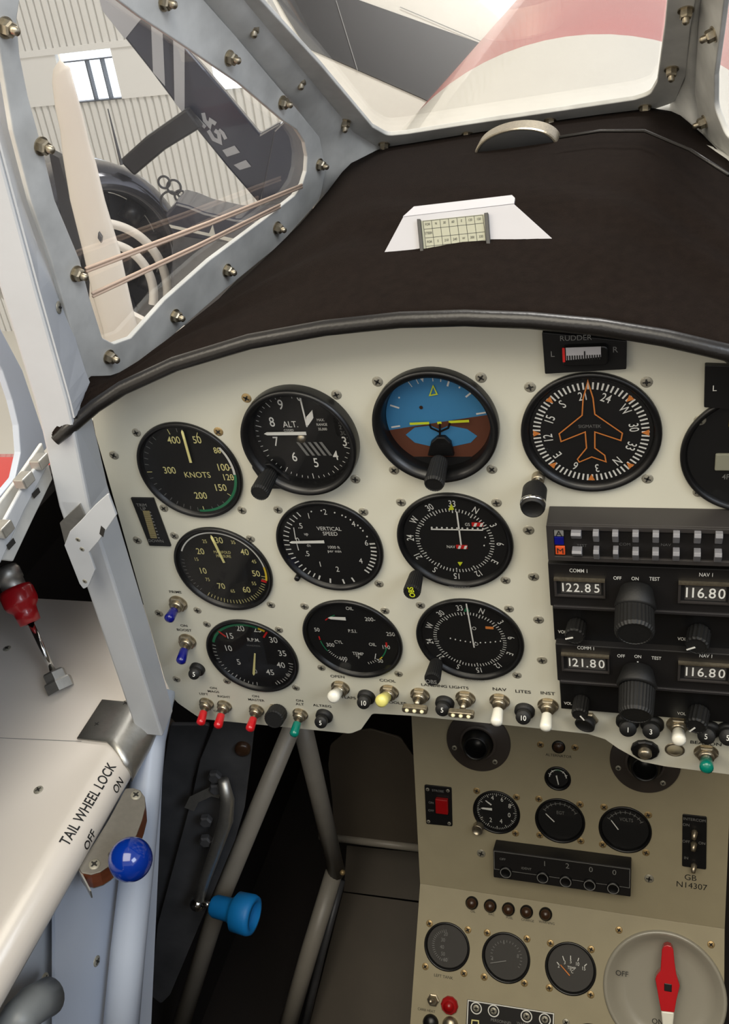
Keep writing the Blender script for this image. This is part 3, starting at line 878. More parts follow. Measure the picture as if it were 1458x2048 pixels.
class Gauge:
    def __init__(s, name, label, fr, a, b, R, screws, rise=.0028, fc=.0, lip=.0043, brass=(), face='gauge_face_black', sscale=1.15, glass=True, cat='gauge', group=None, smooth=True, bez='bezel_black'):
        s.fr = fr.sub(a, b, 0); s.c = fc; s.R = R; s.ri = R - lip; s.t = thing(name, label, cat, s.fr, group)
        mb = MB().sh()
        mb.lathe([(R * .985, -.002), (R, .0004), (R, rise * .7), (R - .0006, rise), (R - .0022, rise + .0002), (R - lip * .75, rise - .0012), (s.ri + .0004, fc + (rise - fc) * .3), (s.ri, fc)], 72, cap1=False)
        ob('bezel', mb, bez, s.t)
        ob('dial_face', MB().lathe([(s.ri + .0005, fc - .0008), (s.ri + .0005, fc)], 64, cap0=True), face, s.t)
        for i, p in enumerate(screws):
            x, y = fr.px(*p); screw(s.t, s.fr, fr, x, y, 0, sscale, SB if i in brass else SM)
        s.glass = glass

    def loc(s, p, c=None): return s.fr.px(p[0], p[1], s.c if c is None else c)

    def ang(s, p):
        a, b = s.loc(p); return math.atan2(a, b)

    def pol(s, t, r): return (r * math.sin(t), r * math.cos(t))

    def arc(s, m, r, w, d0, d1, dc=.0003, name='range_arc', n=None):
        n = n or max(3, int(abs(d1 - d0) / 5)); mb = MB()
        mb.strip([s.pol(rad(d0 + (d1 - d0) * k / n), r) for k in range(n + 1)], w, s.c + dc); return ob(name, mb, m, s.t)

    def ticks(s, mb, r0, r1, w, degs, dc=.0002):
        for d in degs:
            mb.strip([s.pol(rad(d), r0), s.pol(rad(d), r1)], w, s.c + dc)

    def nums(s, mb, K_, items, size, sx=.9, bold=.02):
        for it in items:
            st, x, y = it[:3]; sz = it[3] if len(it) > 3 else size
            a, b = s.loc(K_(x, y)); k_ = 1.0 if any(ch.isdigit() for ch in st) and len(st) < 5 else .84
            mb.text(st, a, b, s.c + .0003, sz * k_, 0, sx * .92, bold=bold * .3)

    def ring(s, mb, items, r, size, sx=.8, flip=False, bold=.02):
        for st, d in items:
            a, b = s.pol(rad(d), r); mb.text(st, a, b, s.c + .0003, size * .98, -rad(d), sx * .92, bold=bold * .3)

    def mark(s, mb, m='marking_white', name='dial_markings'): return ob(name, mb, m, s.t)

    def needle(s, p0, p1, w0, w1, m='marking_cream', dc=.002, name='needle', tail=0.0, hub=.0035, hm='bezel_black'):
        A = Vector(s.loc(p0, s.c + dc)); B = Vector(s.loc(p1, s.c + dc)); d = (B - A).normalized(); nn = Vector((-d.y, d.x)); A0 = A - d * tail
        mb = MB(); mb.prism([A0 - nn * w0 / 2, B - d * w1 - nn * w1 / 2, B, B - d * w1 + nn * w1 / 2, A0 + nn * w0 / 2], s.c + dc, s.c + dc + .0005)
        ob(name, mb, m, s.t)
        if hub:
            ob('hub', MB().sh().lathe([(hub, s.c + .0004), (hub, s.c + dc + .0006), (hub * .6, s.c + dc + .001), (.0002, s.c + dc + .001)], 20), hm, s.t) if False else None

    def close(s, c=None):
        if s.glass:
            z = .0022 if c is None else c
            mb = MB().sh(); mb.lathe([(s.ri + .0008, z), (s.ri * .7, z + .0004), (s.ri * .35, z + .0006), (.0002, z + .0007)], 48, cap0=False); ob('glass', mb, 'gauge_glass', s.t)


def knob(parent, pfr, fr, pbase, c0, ptip, c1, r0, r1, m='knob_black', name='knob', rings=None, n=24, flute=0.0):
    """turned knob between two points seen at heights c0 and c1 above the plane"""
    A = Vector(fr.w(*fr.px(*pbase, c0), c0)); B = Vector(fr.w(*fr.px(*ptip, c1), c1))
    z = (B - A).normalized(); x = fr.x; f = Fr(A, (x - z * x.dot(z)), z.cross(x)); L_ = (B - A).length
    mb = MB().sh(); prof = rings(L_) if rings else [(r0 * .9, 0), (r0, L_ * .08), (r1, L_ * .9), (r1 * .9, L_), (r1 * .82, L_), (r1 * .8, L_ - .0004), (.0002, L_ - .0004)]
    if flute:
        V = []; nn = n * 2
        for r, zz in prof:
            for k in range(nn): q = r * (1 - (flute if k % 2 else 0)); V.append((q * math.cos(PI * 2 * k / nn), q * math.sin(PI * 2 * k / nn), zz))
        mb.smooth = False
        mb.add(V, [(j * nn + k, j * nn + (k + 1) % nn, (j + 1) * nn + (k + 1) % nn, (j + 1) * nn + k) for j in range(len(prof) - 1) for k in range(nn)])
    else: mb.lathe(prof, n)
    o = ob(name, mb, m, parent); o.matrix_local = pfr.mat().inverted() @ f.mat()
    return o, f, L_


# airspeed indicator
g = Gauge('airspeed_indicator', 'airspeed dial marked KNOTS at the upper left of the panel', PANEL, *G['airspeed'], [(273, 865), (437, 863), (328, 1016), (484, 1020)], brass=(1,))
mb = MB()
g.nums(mb, K3, [('400', 422, 351), ('50', 538, 350), ('80', 640, 403, .0052), ('100', 668, 488), ('120', 694, 538, .0056), ('150', 655, 590), ('200', 557, 630), ('300', 400, 503)], .0062)
g.nums(mb, K3, [('KNOTS', 540, 526)], .0062, bold=0.0, sx=1.0)
g.ticks(mb, .0318, .0362, .0006, [g.ang(K3(*p)) * 180 / PI for p in [(540, 318), (665, 395), (712, 490), (735, 540), (712, 632), (565, 675), (345, 510), (398, 312)]])
g.mark(mb, 'marking_cream')
mb = MB(); g.ticks(mb, .0330, .0362, .0005, [196, 205, 214, 223, 232, 241, 250, 259, 279, 288, 297, 306, 315, 324]); g.ticks(mb, .0330, .0362, .0005, [145, 155, 165, 186, 0]); g.mark(mb, 'marking_dim', 'minor_ticks')
g.arc('marking_white', .0355, .0018, 56, 95); g.arc('marking_green', .0358, .0020, 95, 184)
g.needle(K3(508, 465), K3(462, 300), .0019, .0019, tail=.0); g.close()

# altimeter
g = Gauge('altimeter', 'altimeter dial marked ALT with white hands and a striped field', PANEL, *G['altimeter'], [(493, 796), (673, 789), (711, 958)], rise=.010, fc=-.002, lip=.006, brass=(0,))
mb = MB()
g.nums(mb, K3, [('0', 1050, 130), ('1', 1170, 157), ('2', 1243, 222), ('3', 1280, 358), ('4', 1235, 428), ('5', 1137, 465), ('6', 1028, 435), ('7', 935, 358), ('8', 915, 260), ('9', 958, 173)], .0078, .85)
g.nums(mb, K3, [('ALT.', 1008, 272, .006), ('CODED', 1000, 302, .0022), ('FEET', 1100, 112, .0025), ('100', 985, 122, .0025), ('MAX.', 1160, 250, .0025), ('RANGE', 1166, 273, .0025), ('35,000', 1170, 297, .0025)], .006, .9, 0)
g.ticks(mb, .0300, .0342, .0005, [36 * k - 2 for k in range(10)]); g.ticks(mb, .0322, .0342, .0004, [7.2 * k - 2 for k in range(50) if k % 5])
g.mark(mb)
mb = MB(); a, b = g.loc(K3(1280, 285)); mb.box(a - .0068, a + .0068, b - .0068, b + .0068, g.c, g.c + .0004); ob('setting_window', mb, 'bezel_black', g.t)
mb = MB(); [mb.text(s, a, b + d, g.c + .0006, .0034) for s, d in (('29.8', .0046), ('29.9', 0), ('30.0', -.0046))]; g.mark(mb, 'marking_dim', 'window_digits')
mb = MB(); a, b = g.loc(K3(1118, 395))
for k in range(5):
    x = a - .0085 + k * .0042; mb.add([(x - .0022, b + .0055, g.c + .0004), (x, b + .0055, g.c + .0004), (x + .0055, b - .0055, g.c + .0004), (x + .0033, b - .0055, g.c + .0004)], [(3, 2, 1, 0)])
ob('striped_field', mb, 'marking_dim', g.t)
ctr = K3(1088, 308)
g.needle(K3(1092, 285), K3(1046, 92), .0009, .0012, 'marking_white', name='long_needle'); g.needle(K3(1060, 318), K3(876, 320), .0024, .0022, 'marking_white', .0028, name='short_needle', tail=.004)
mb = MB(); mb.prism([g.loc(K3(*p), g.c + .003) for p in [(1085, 275), (1088, 235), (1118, 200), (1124, 240), (1098, 278)]], g.c + .003, g.c + .0035); ob('pointer', mb, 'marking_white', g.t)
ob('centre_cap', MB().sh().lathe([(.003, g.c), (.003, g.c + .004), (.0003, g.c + .0045)], 20), 'nut_metal', g.t)
knob(g.t, g.fr, PANEL, K3(905, 520), .004, K3(850, 622), .026, .0062, .0068, name='setting_knob', flute=.06)
mb = MB(); p = g.loc(K3(905, 545), .002); mb.prism(rnd([(p[0] - .012, p[1] + .012), (p[0] + .004, p[1] + .014), (p[0] + .017, p[1] - .001), (p[0] + .010, p[1] - .008), (p[0] - .004, p[1] - .008)], .003), .0, .004); ob('knob_housing', mb, 'bezel_black', g.t, bev=.001)
g.close(.007)

# attitude indicator
g = Gauge('attitude_indicator', 'blue and brown attitude indicator with yellow aircraft bars', PANEL, *G['attitude'], [(755, 763), (962, 755), (788, 940), (984, 938)], rise=.007, fc=-.006, lip=.0068)
HT = rad(9)


def halfdisc(r0, r1, up, tilt, hb=0.0, n=40):
    a0 = math.asin(max(-1, min(1, hb / r1)))
    t = [(a0 + (PI - 2 * a0) * k / n) if up else (a0 - (PI + 2 * a0) * k / n) for k in range(n + 1)]
    o_ = [(r1 * math.cos(x + tilt), r1 * math.sin(x + tilt)) for x in t]
    if r0 <= 0: return o_
    a1 = math.asin(max(-1, min(1, hb / r0)))
    t = [(a1 + (PI - 2 * a1) * k / n) if up else (a1 - (PI + 2 * a1) * k / n) for k in range(n + 1)]
    return o_ + [(r0 * math.cos(x + tilt), r0 * math.sin(x + tilt)) for x in t][::-1]


hb = -.002
mb = MB(); mb.prism(halfdisc(.0255, .0346, True, HT, hb), g.c, g.c + .0004); ob('sky_ring', mb, 'sky_blue', g.t)
mb = MB(); mb.prism(halfdisc(.0255, .0346, False, HT, hb), g.c, g.c + .0004); ob('ground_ring', mb, 'ground_brown', g.t)
mb = MB(); mb.prism(halfdisc(0, .0255, True, HT, hb), g.c, g.c + .0003); ob('sky_ball', mb, 'sky_blue', g.t)
mb = MB(); mb.prism(halfdisc(0, .0255, False, HT, hb), g.c, g.c + .0003); ob('ground_ball', mb, 'ground_brown', g.t)
mb = MB(); mb.prism([g.loc(K4(*p)) for p in [(215, 440), (250, 412), (310, 405), (345, 420), (380, 405), (450, 418), (490, 445), (465, 470), (400, 484), (320, 486), (250, 470)]], g.c, g.c + .0006); ob('lower_reflection_patch', mb, 'sky_blue', g.t)  # pale blue reflection low on the dial, laid on as a coloured patch
mb = MB()
for d in (-60, -90, 30, 60, 90, 10, 20, -10, -20):
    L0 = .0262 if abs(d) >= 30 else .0282; w = .0012 if abs(d) >= 30 else .0006
    dd = d - 9; mb.strip([g.pol(rad(dd), L0), g.pol(rad(dd), .0325)], w, g.c + .0005)
dd = rad(-9 - 3); mb.prism([g.pol(dd, .0285), g.pol(dd - .06, .0335), g.pol(dd + .06, .0335)], g.c + .0004, g.c + .0008)
for d in (45, -45): x, y = g.pol(rad(d - 9), .029); mb.prism(circ(x, y, .0006, 10), g.c + .0004, g.c + .0008)
g.mark(mb)
mb = MB(); T = [g.loc(K4(*p)) for p in [(321, 250), (308, 287), (336, 282)]]; mb.strip(T, .0009, g.c + .001, closed=True); g.mark(mb, 'marking_lime', 'bank_pointer')
mb = MB(); z = g.c + .003
for q in ([(230, 399), (305, 396)], [(380, 392), (458, 388)], [(336, 396), (352, 394)]): mb.strip([g.loc(K4(*p), z) for p in q], .0018, z)
g.mark(mb, 'marking_lime', 'aircraft_bars')
mb = MB(); mb.strip([g.loc(K4(*p), z) for p in [(305, 398), (312, 415), (345, 430), (378, 415), (385, 395)]], .0014, z); mb.strip([g.loc(K4(*p), z) for p in [(346, 398), (346, 455)]], .0014, z); ob('bar_mount', mb, 'bezel_black', g.t)
hgt = g.loc(K4(335, 518))[1]
seg = [(x, y) for x, y in circ(0, 0, .0350, 80) if y < hgt]
seg.sort(key=lambda p: math.atan2(p[0], -p[1]))
mb = MB(); mb.prism(seg, g.c, g.c + .0012); ob('lower_mask', mb, 'gauge_face_black', g.t)
mb = MB(); mb.prism([g.loc(K4(*p), z) for p in [(298, 522), (312, 468), (335, 448), (365, 448), (388, 470), (402, 522)]], g.c, g.c + .004); ob('knob_hood', mb, 'bezel_black', g.t, bev=.001)
knob(g.t, g.fr, PANEL, K4(345, 540), .002, K4(322, 635), .024, .0058, .0068, name='setting_knob', flute=.05)
mb = MB(); a, b = g.loc(K4(274, 335)); mb.prism(circ(a, b, .0013, 8), g.c + .0004, g.c + .0007); ob('dark_fleck', mb, 'lamp_dark', g.t)
g.close(.003)

# heading indicator
g = Gauge('heading_indicator', 'directional gyro dial with orange aircraft outline and compass letters', PANEL, *G['heading'], [(1060, 774), (1293, 764), (1295, 957)], rise=.003, fc=-.0005, lip=.0052)
mb = MB(); g.ticks(mb, .0305, .0352, .0011, [k * 5 - 8 + 2 for k in range(72)]); g.mark(mb, 'marking_white', 'compass_ticks')
mb = MB(); off = -8
g.ring(mb, [(s, off + 30 * i) for i, s in enumerate(['21', '24', 'W', '30', '33', 'N', '3', '6', 'E', '12', '15', 'S'])], .0262, .0062, .8)
g.mark(mb, 'marking_white', 'compass_lettering')
mb = MB()
for d in (0, 45, 90, 135, 180, 225, 270, 315):
    if d == 0: continue
    tr_ = rad(d); mb.prism([g.pol(tr_, .0305), g.pol(tr_ - .06, .0350), g.pol(tr_ + .06, .0350)], g.c + .0003, g.c + .0007)
g.mark(mb, 'marking_orange', 'index_triangles')
pl = [(915, 232), (908, 262), (897, 300), (893, 366), (805, 437), (812, 467), (905, 430), (910, 492), (875, 535), (882, 546), (930, 526), (985, 545), (980, 520), (942, 492), (942, 430), (1042, 463), (1048, 435), (942, 362), (935, 300), (923, 262)]
mb = MB(); mb.strip([g.loc(K4(*p), g.c + .0015) for p in pl], .0008, g.c + .0015, closed=True); g.mark(mb, 'marking_orange', 'aircraft_outline')
mb = MB(); g.nums(mb, K4, [('SIGMATEK', 922, 408, .0028)], .0028, 1.0, 0); g.mark(mb, 'marking_dim', 'maker_lettering')
for p in ((720, 608),): a, b = PANEL.px(*K4(*p))
kb = g
knob(g.t, g.fr, PANEL, K4(725, 600), .0, K4(722, 622), .006, .0042, .0042, 'nut_metal', 'shaft_nut')
knob(g.t, g.fr, PANEL, K4(725, 605), .002, K4(712, 650), .013, .0016, .0016, 'chrome', 'shaft')
knob(g.t, g.fr, PANEL, K4(712, 648), .012, K4(702, 728), .032, .0078, .0078, name='setting_knob')
knob(g.t, g.fr, PANEL, K4(704, 700), .0262, K4(703, 712), .0285, .0081, .0081, 'chrome', 'knob_band')
g.close(.002)

# manifold pressure
g = Gauge('manifold_pressure_gauge', 'manifold pressure dial with white, yellow and red range arc', PANEL, *G['manifold'], [(349, 1071), (501, 1077), (395, 1220), (542, 1209)])
mb = MB()
g.nums(mb, K3, [('30', 648, 855), ('40', 778, 914), ('50', 835, 1022), ('60', 787, 1103), ('70', 660, 1085), ('10', 567, 1008), ('20', 555, 910)], .0062)
g.nums(mb, K3, [('25', 577, 860), ('35', 720, 865), ('45', 825, 962), ('55', 825, 1072), ('65', 718, 1110), ('75', 592, 1052), ('15', 535, 950)], .0036, .9, 0)
g.nums(mb, K3, [('MANIFOLD', 665, 915), ('PRESSURE', 672, 935)], .0033, .85, 0)
g.ticks(mb, .0322, .0356, .0005, [100 + 4.7 * k for k in range(26)]); g.ticks(mb, .0318, .0362, .0007, [100 + 23.5 * k for k in range(6)]); g.mark(mb, 'marking_cream')
mb = MB(); g.ticks(mb, .0330, .0356, .0005, [230 + 6 * k for k in range(10)]); g.mark(mb, 'marking_dim', 'minor_ticks')
g.arc('marking_white', .0360, .0012, -62, 84); g.arc('marking_yellow', .0360, .0016, 84, 106); g.arc('marking_red', .0340, .0045, 106, 110, n=3)
g.needle(K3(675, 968), K3(608, 830), .0017, .0022); g.close()

# vertical speed
g = Gauge('vertical_speed_indicator', 'dial marked VERTICAL SPEED with hand pointing to the left', PANEL, *G['vertical'], [(556, 1019), (727, 1023), (758, 1167)])
mb = MB()
g.nums(mb, K3, [('1', 1100, 732), ('.5', 1057, 782), ('2', 1182, 712), ('4', 1325, 772), ('6', 1390, 868), ('4', 1362, 958), ('2', 1245, 1000), ('1', 1158, 975), ('.5', 1092, 922), ('0', 1045, 855)], .0052, .9, 0)
g.nums(mb, K3, [('up', 1088, 827), ('dn', 1100, 880)], .0035, .9, 0); g.nums(mb, K3, [('VERTICAL', 1202, 797), ('SPEED', 1208, 822)], .0043, .95, 0); g.nums(mb, K3, [('1000 ft', 1225, 890), ('per min', 1230, 912)], .0033, 1, 0)
A0 = g.ang(K3(1010, 868)) * 180 / PI
g.ticks(mb, .0318, .0362, .0009, [270 + 7.2 * k for k in range(-8, 9)]); g.ticks(mb, .0318, .0362, .0013, [90 + 6 * k for k in range(-1, 8)] + [205, 190, 172, 158])
for d in (0, 18, 28, 40, 52, 62, 72, -14, 33, 57): x, y = g.pol(rad(d), .0325); mb.prism(circ(x, y, .0006, 8), g.c + .0002, g.c + .0006)
mb.strip([g.loc(K3(*p)) for p in [(1025, 790), (1035, 850)]], .0007, g.c + .0003); mb.strip([g.loc(K3(*p)) for p in [(1040, 868), (1050, 905)]], .0007, g.c + .0003)
g.mark(mb)
g.needle(K3(1178, 863), K3(1004, 866), .0024, .0018, 'marking_white', name='needle'); g.close()
mb = MB().sh(); p = PANEL.px(*K3(1048, 1035)); x, y = p[0] - g.fr.o.x, p[1] - g.fr.o.z; mb.lathe([(.0022, 0), (.0022, .004), (.0018, .0045), (.0003, .0046)], 12, Fr((x, y, 0), (1, 0, 0), (0, 1, 0))); ob('adjuster', mb, 'bezel_black', g.t)


def navgauge(key, name, label, scr, off, Kx, needles, kn0, kn1, flags):
    g = Gauge(name, label, PANEL, *G[key], scr, rise=.003, fc=.0, lip=.0046)
    mb = MB(); g.ticks(mb, .0255, .0282, .0006, [k * 5 + off for k in range(72)]); g.ticks(mb, .0245, .0282, .0008, [k * 30 + off for k in range(12)]); g.mark(mb, 'marking_white', 'compass_ticks')
    mb = MB(); g.ring(mb, [(s, off + 30 * i) for i, s in enumerate(['33', 'N', '3', '6', 'E', '12', '15', 'S', '21', '24', 'W', '30'])], .0322, .0056, .8); g.mark(mb, 'marking_white', 'compass_lettering')
    mb = MB()
    for q in needles: mb.strip([g.loc(Kx(*p), g.c + .002) for p in q], .0011, g.c + .002)
    g.mark(mb, 'marking_white', 'deviation_needles')
    knob(g.t, g.fr, PANEL, kn0, .003, kn1, .024, .0052, .0064, name='obs_knob', flute=.06)
    a, b = g.fr.px(kn1[0], kn1[1], .0245); f = Fr((a, b, .0243), (1, 0, 0), (0, 1, 0))
    return g


g = navgauge('nav1', 'course_deviation_indicator', 'upper navigation dial with crossed white needles and GS flag', [(802, 1004), (993, 1005), (1011, 1160)], 3, K6,
             [[(287, 92), (306, 236)], [(176, 168), (400, 172)]], (833, 1150), (823, 1186), 0)
mb = MB(); x0, x1 = g.loc(K6(180, 160))[0], g.loc(K6(400, 165))[0]; yy = g.loc(K6(290, 163))[1]
for k in range(11): x = x0 + (x1 - x0) * k / 10; mb.prism(circ(x, yy, .0007, 8), g.c + .0002, g.c + .0006)
g.nums(mb, K6, [('GS', 333, 147), ('NAV', 262, 243)], .0032, .9, 0)
for p in ((410, 203), (405, 238)): mb.prism(circ(*g.loc(K6(*p)), .0005, 8), g.c, g.c + .0005)
g.mark(mb)
for (p, q) in (((352, 147), (400, 144)), ((285, 243), (333, 241))):
    mb = MB(); A = Vector(g.loc(K6(*p))); B = Vector(g.loc(K6(*q))); mb.box(A.x, B.x, A.y - .0015, A.y + .0015, g.c, g.c + .0005); fo = ob('warning_flag', mb, 'marking_red', g.t)
    mb = MB(); [mb.add([(A.x + t, A.y - .0015, g.c + .0007), (A.x + t + .0018, A.y - .0015, g.c + .0007), (A.x + t + .003, A.y + .0015, g.c + .0007), (A.x + t + .0012, A.y + .0015, g.c + .0007)], [(0, 1, 2, 3)]) for t in (.001, .0052)]
    ob('flag_stripes', mb, 'marking_white', fo)
mb = MB(); mb.prism([g.loc(K6(*p)) for p in [(264, 58), (252, 84), (276, 82)]], g.c, g.c + .0008); mb.prism([g.loc(K6(*p)) for p in [(292, 310), (302, 325), (312, 310)]], g.c, g.c + .0006); g.mark(mb, 'marking_lime', 'course_marks')
mb = MB(); g.nums(mb, K6, [('BENDIX/KING', 303, 401, .0024)], .0024, 1, 0)
for i in range(len(mb.v)): mb.v[i] = (mb.v[i][0], mb.v[i][1], .0)
g.close(.0024); g.mark(mb, 'marking_dim', 'maker_lettering').location.z = .0046
f = PANEL.px(823, 1184, .0248); mb = MB(); mb.text('OBS', 0, 0, 0, .0042, rad(95), .9, bold=.02); o = ob('knob_lettering', mb, 'marking_lime', g.t); o.location = (f[0] - g.fr.o.x, f[1] - g.fr.o.z, .0250)
g = navgauge('nav2', 'course_deviation_indicator', 'lower navigation dial with a single long white needle and dotted row', [(841, 1210), (1018, 1217), (1034, 1350)], -8, K6,
             [[(328, 488), (362, 677)]], (873, 1325), (864, 1360), 0)
mb = MB()
for k in range(11): a, b = g.loc(K6(260 + k * 21.5, 637 + (k - 5) ** 2 * .0 + k * 1.2 + 12 * math.sin(PI * k / 10))); mb.prism(circ(a, b, .0005, 8), g.c, g.c + .0005)
for p in ((362, 593), (371, 660)): mb.strip([(x, y) for x, y in circ(*g.loc(K6(*p)), .0014, 16)], .0004, g.c + .0003, closed=True)
g.mark(mb)
mb = MB(); mb.prism([g.loc(K6(*p)) for p in [(330, 498), (318, 520), (342, 520)]], g.c, g.c + .0008); g.mark(mb, 'marking_green', 'course_marks')
A = g.loc(K6(428, 592)); mb = MB().box(A[0] - .003, A[0] + .003, A[1] - .001, A[1] + .001, g.c, g.c + .0005); ob('warning_flag', mb, 'marking_orange', g.t)
mb = MB(); g.nums(mb, K6, [('BENDIX/KING', 368, 801, .0024)], .0024, 1, 0)
for i in range(len(mb.v)): mb.v[i] = (mb.v[i][0], mb.v[i][1], .0)
g.close(.0024); g.mark(mb, 'marking_dim', 'maker_lettering').location.z = .0046
f = PANEL.px(862, 1363, .0248); mb = MB(); mb.text('OBS', 0, 0, 0, .0040, rad(-3), .9, bold=.02); o = ob('knob_lettering', mb, 'marking_dim', g.t); o.location = (f[0] - g.fr.o.x, f[1] - g.fr.o.z, .0250)

# tachometer
g = Gauge('tachometer', 'RPM dial with green arc at the lower left of the panel', PANEL, *G['rpm'], [(414, 1248), (558, 1259), (454, 1362), (592, 1375)])
mb = MB()
g.nums(mb, K5, [('5', 480, 397), ('10', 428, 330), ('15', 435, 270), ('20', 487, 233), ('25', 570, 238), ('30', 648, 290), ('35', 692, 355), ('40', 685, 412), ('45', 633, 447), ('0', 562, 442, .0055), ('R.P.M.', 552, 290, .0048)], .0068)
g.ticks(mb, .0322, .0362, .0007, [187 + 33.2 * k for k in (0, 1)] + [100, 125, 150]); g.ticks(mb, .0332, .0362, .0005, [100 + 5.5 * k for k in range(11)] + [187 + 6.6 * k for k in range(16)])
g.mark(mb)
mb = MB(); g.nums(mb, K5, [('HUNDREDS', 552, 318, .0022)], .002, 1, 0); g.mark(mb, 'marking_dim', 'small_lettering')
g.arc('marking_green', .0356, .0022, -68, 22); g.arc('marking_yellow', .0352, .0022, 22, 32, n=3)
for d in (-42, 35): mb = MB(); mb.strip([g.pol(rad(d), .028), g.pol(rad(d), .0362)], .0016, g.c + .0006); ob('red_mark', mb, 'marking_red', g.t)
g.needle(K5(559, 357), K5(553, 463), .0013, .0022); g.close()

# oil and cylinder gauge
g = Gauge('engine_gauge', 'three-in-one dial for OIL pressure, CYL and OIL TEMP', PANEL, *G['oil'], [(609, 1212), (770, 1221), (643, 1335), (797, 1347)])
mb = MB(); g.nums(mb, K5, [('OIL', 1018, 137), ('200-', 1118, 190), ('P.S.I.', 1033, 247), ('50', 860, 240), ('CYL', 965, 300), ('300', 925, 314), ('100', 988, 380), ('TEMP', 1060, 357), ('°F', 1060, 374), ('OIL', 1130, 312), ('250', 1218, 262), ('150', 1195, 325), ('50', 1168, 392)], .0042, .9, .01)
g.ticks(mb, .0262, .0285, .0005, [202 + 4 * k for k in range(10)]); g.ticks(mb, .0262, .0285, .0005, [140 + 5 * k for k in range(5)]); g.mark(mb)
g.arc('marking_green', .0282, .0010, 238, 262); g.arc('marking_red', .0282, .0012, 264, 272, n=3); g.arc('marking_green', .0282, .0010, 104, 128); g.arc('marking_red', .0282, .0014, 92, 102, n=3); g.arc('marking_yellow', .0282, .001, 128, 136, n=3)
g.arc('marking_green', .0270, .001, -35, -22, n=3); g.arc('marking_red', .0270, .001, -45, -38, n=3)
g.needle(K5(1000, 188), K5(914, 183), .0030, .0022, name='pressure_needle', m='marking_white')
mb = MB(); mb.strip([g.loc(K5(*p)) for p in [(1148, 352), (1144, 378)]], .0007, g.c + .0012); ob('temperature_needle', mb, 'marking_white', g.t); g.close()

# fuel dial cut by the right edge of the view
g = Gauge('fuel_flow_indicator', 'black dial with pale square indicator at the right edge', PANEL, *G['fuel'], [(1400, 840), (1397, 984)])
mb = MB(); A = g.loc((1437, 922)); mb.box(A[0] - .002, A[0] + .012, A[1] - .006, A[1] + .006, g.c, g.c + .002); ob('indicator_block', mb, 'card_cream', g.t, bev=.0008)
mb = MB(); g.nums(mb, lambda x, y: (x, y), [('4P', 1452, 953, .0040)], .0055); g.mark(mb, 'marking_dim')
mb = MB(); A = g.loc((1458, 846)); mb.box(A[0], A[0] + .006, A[1] - .002, A[1] + .002, g.c, g.c + .001); ob('upper_mark', mb, 'marking_yellow', g.t); g.close()


# trim placard, rudder indicator
def plate(name, label, fr, corners, c0, c1, m='black_paint', cat='placard', r=.0008, bev=.0003):
    P = [fr.px(*p, c1) for p in corners]
    a0 = sum(p[0] for p in P) / len(P); b0 = sum(p[1] for p in P) / len(P)
    f = fr.sub(a0, b0, 0); t = thing(name, label, cat, f)
    ob('backplate', MB().prism(rnd([(p[0] - a0, p[1] - b0) for p in P], r), c0, c1), m, t, bev=bev)
    return t, f


t, f = plate('trim_indicator', 'narrow black TRIM UP DOWN indicator strip at the left edge of the panel', PANEL, [K3(203, 643), K3(318, 645), K3(407, 888), K3(298, 884)], 0, .0015)
mb = MB()
for s, x, y in (('TRIM', 260, 678), ('UP', 268, 697), ('DOWN', 332, 858)): a, b = f.px(*K3(x, y), .0015); mb.text(s, a, b, .0018, .0030)
for k in range(9): a, b = f.px(*K3(300 + k * 5.4, 715 + k * 16), .0015); mb.box(a, a + .0012, b - .0004, b + .0004, .0015, .0018)
ob('placard_lettering', mb, 'marking_dim', t)
mb = MB()
for k in range(13): a, b = f.px(*K3(284 + k * 3.1, 712 + k * 10.6), .0015); mb.box(a - .0028, a + .0028, b - .0008, b + .0008, .0015, .0022)
ob('light_bar', mb, 'trim_bar', t)
t, f = plate('rudder_trim_indicator', 'black RUDDER indicator with white scale between L and R', PANEL, [K4(738, 48), K4(1065, 82), K4(1063, 190), K4(750, 208)], 0, .004)
mb = MB(); A = f.px(*K4(815, 100), .006); B = f.px(*K4(995, 170), .006); mb.prism(rnd([(A[0], B[1]), (B[0], B[1]), (B[0], A[1]), (A[0], A[1])], .003), .004, .008); ob('window_housing', mb, 'bezel_black', t, bev=.001)
mb = MB(); A = f.px(*K4(830, 106), .008); B = f.px(*K4(966, 150), .008); mb.prism([(A[0], B[1]), (B[0], B[1] + .0015), (B[0], A[1]), (A[0], A[1])], .008, .0084); ob('scale_drum', mb, 'card_white', t)
mb = MB()
for k in range(14): x = A[0] + (B[0] - A[0]) * (k + .5) / 14; mb.box(x - .0004, x + .0004, B[1], B[1] + (.0055 if k == 7 else .003), .0084, .0086)
ob('scale_ticks', mb, 'marking_black', t)
mb = MB(); mb.box(A[0] - .002, A[0] - .0006, B[1] - .001, A[1], .008, .0086); ob('red_edge', mb, 'marking_red', t)
mb = MB()
for s, x, y, z in (('RUDDER', 868, 68, .0034), ('L', 779, 130, .0038), ('R', 1020, 113, .0038)): a, b = f.px(*K4(x, y), .004); mb.text(s, a, b, .0043, z)
ob('placard_lettering', mb, 'marking_dim', t)
t, f = plate('flap_indicator', 'black square indicator with small white letter at the right edge', PANEL, [(1410, 731), (1520, 735), (1520, 822), (1408, 815)], 0, .004)
mb = MB(); a, b = f.px(1429, 776, .004); mb.text('L', a, b, .0043, .0038); ob('placard_lettering', mb, 'marking_white', t)


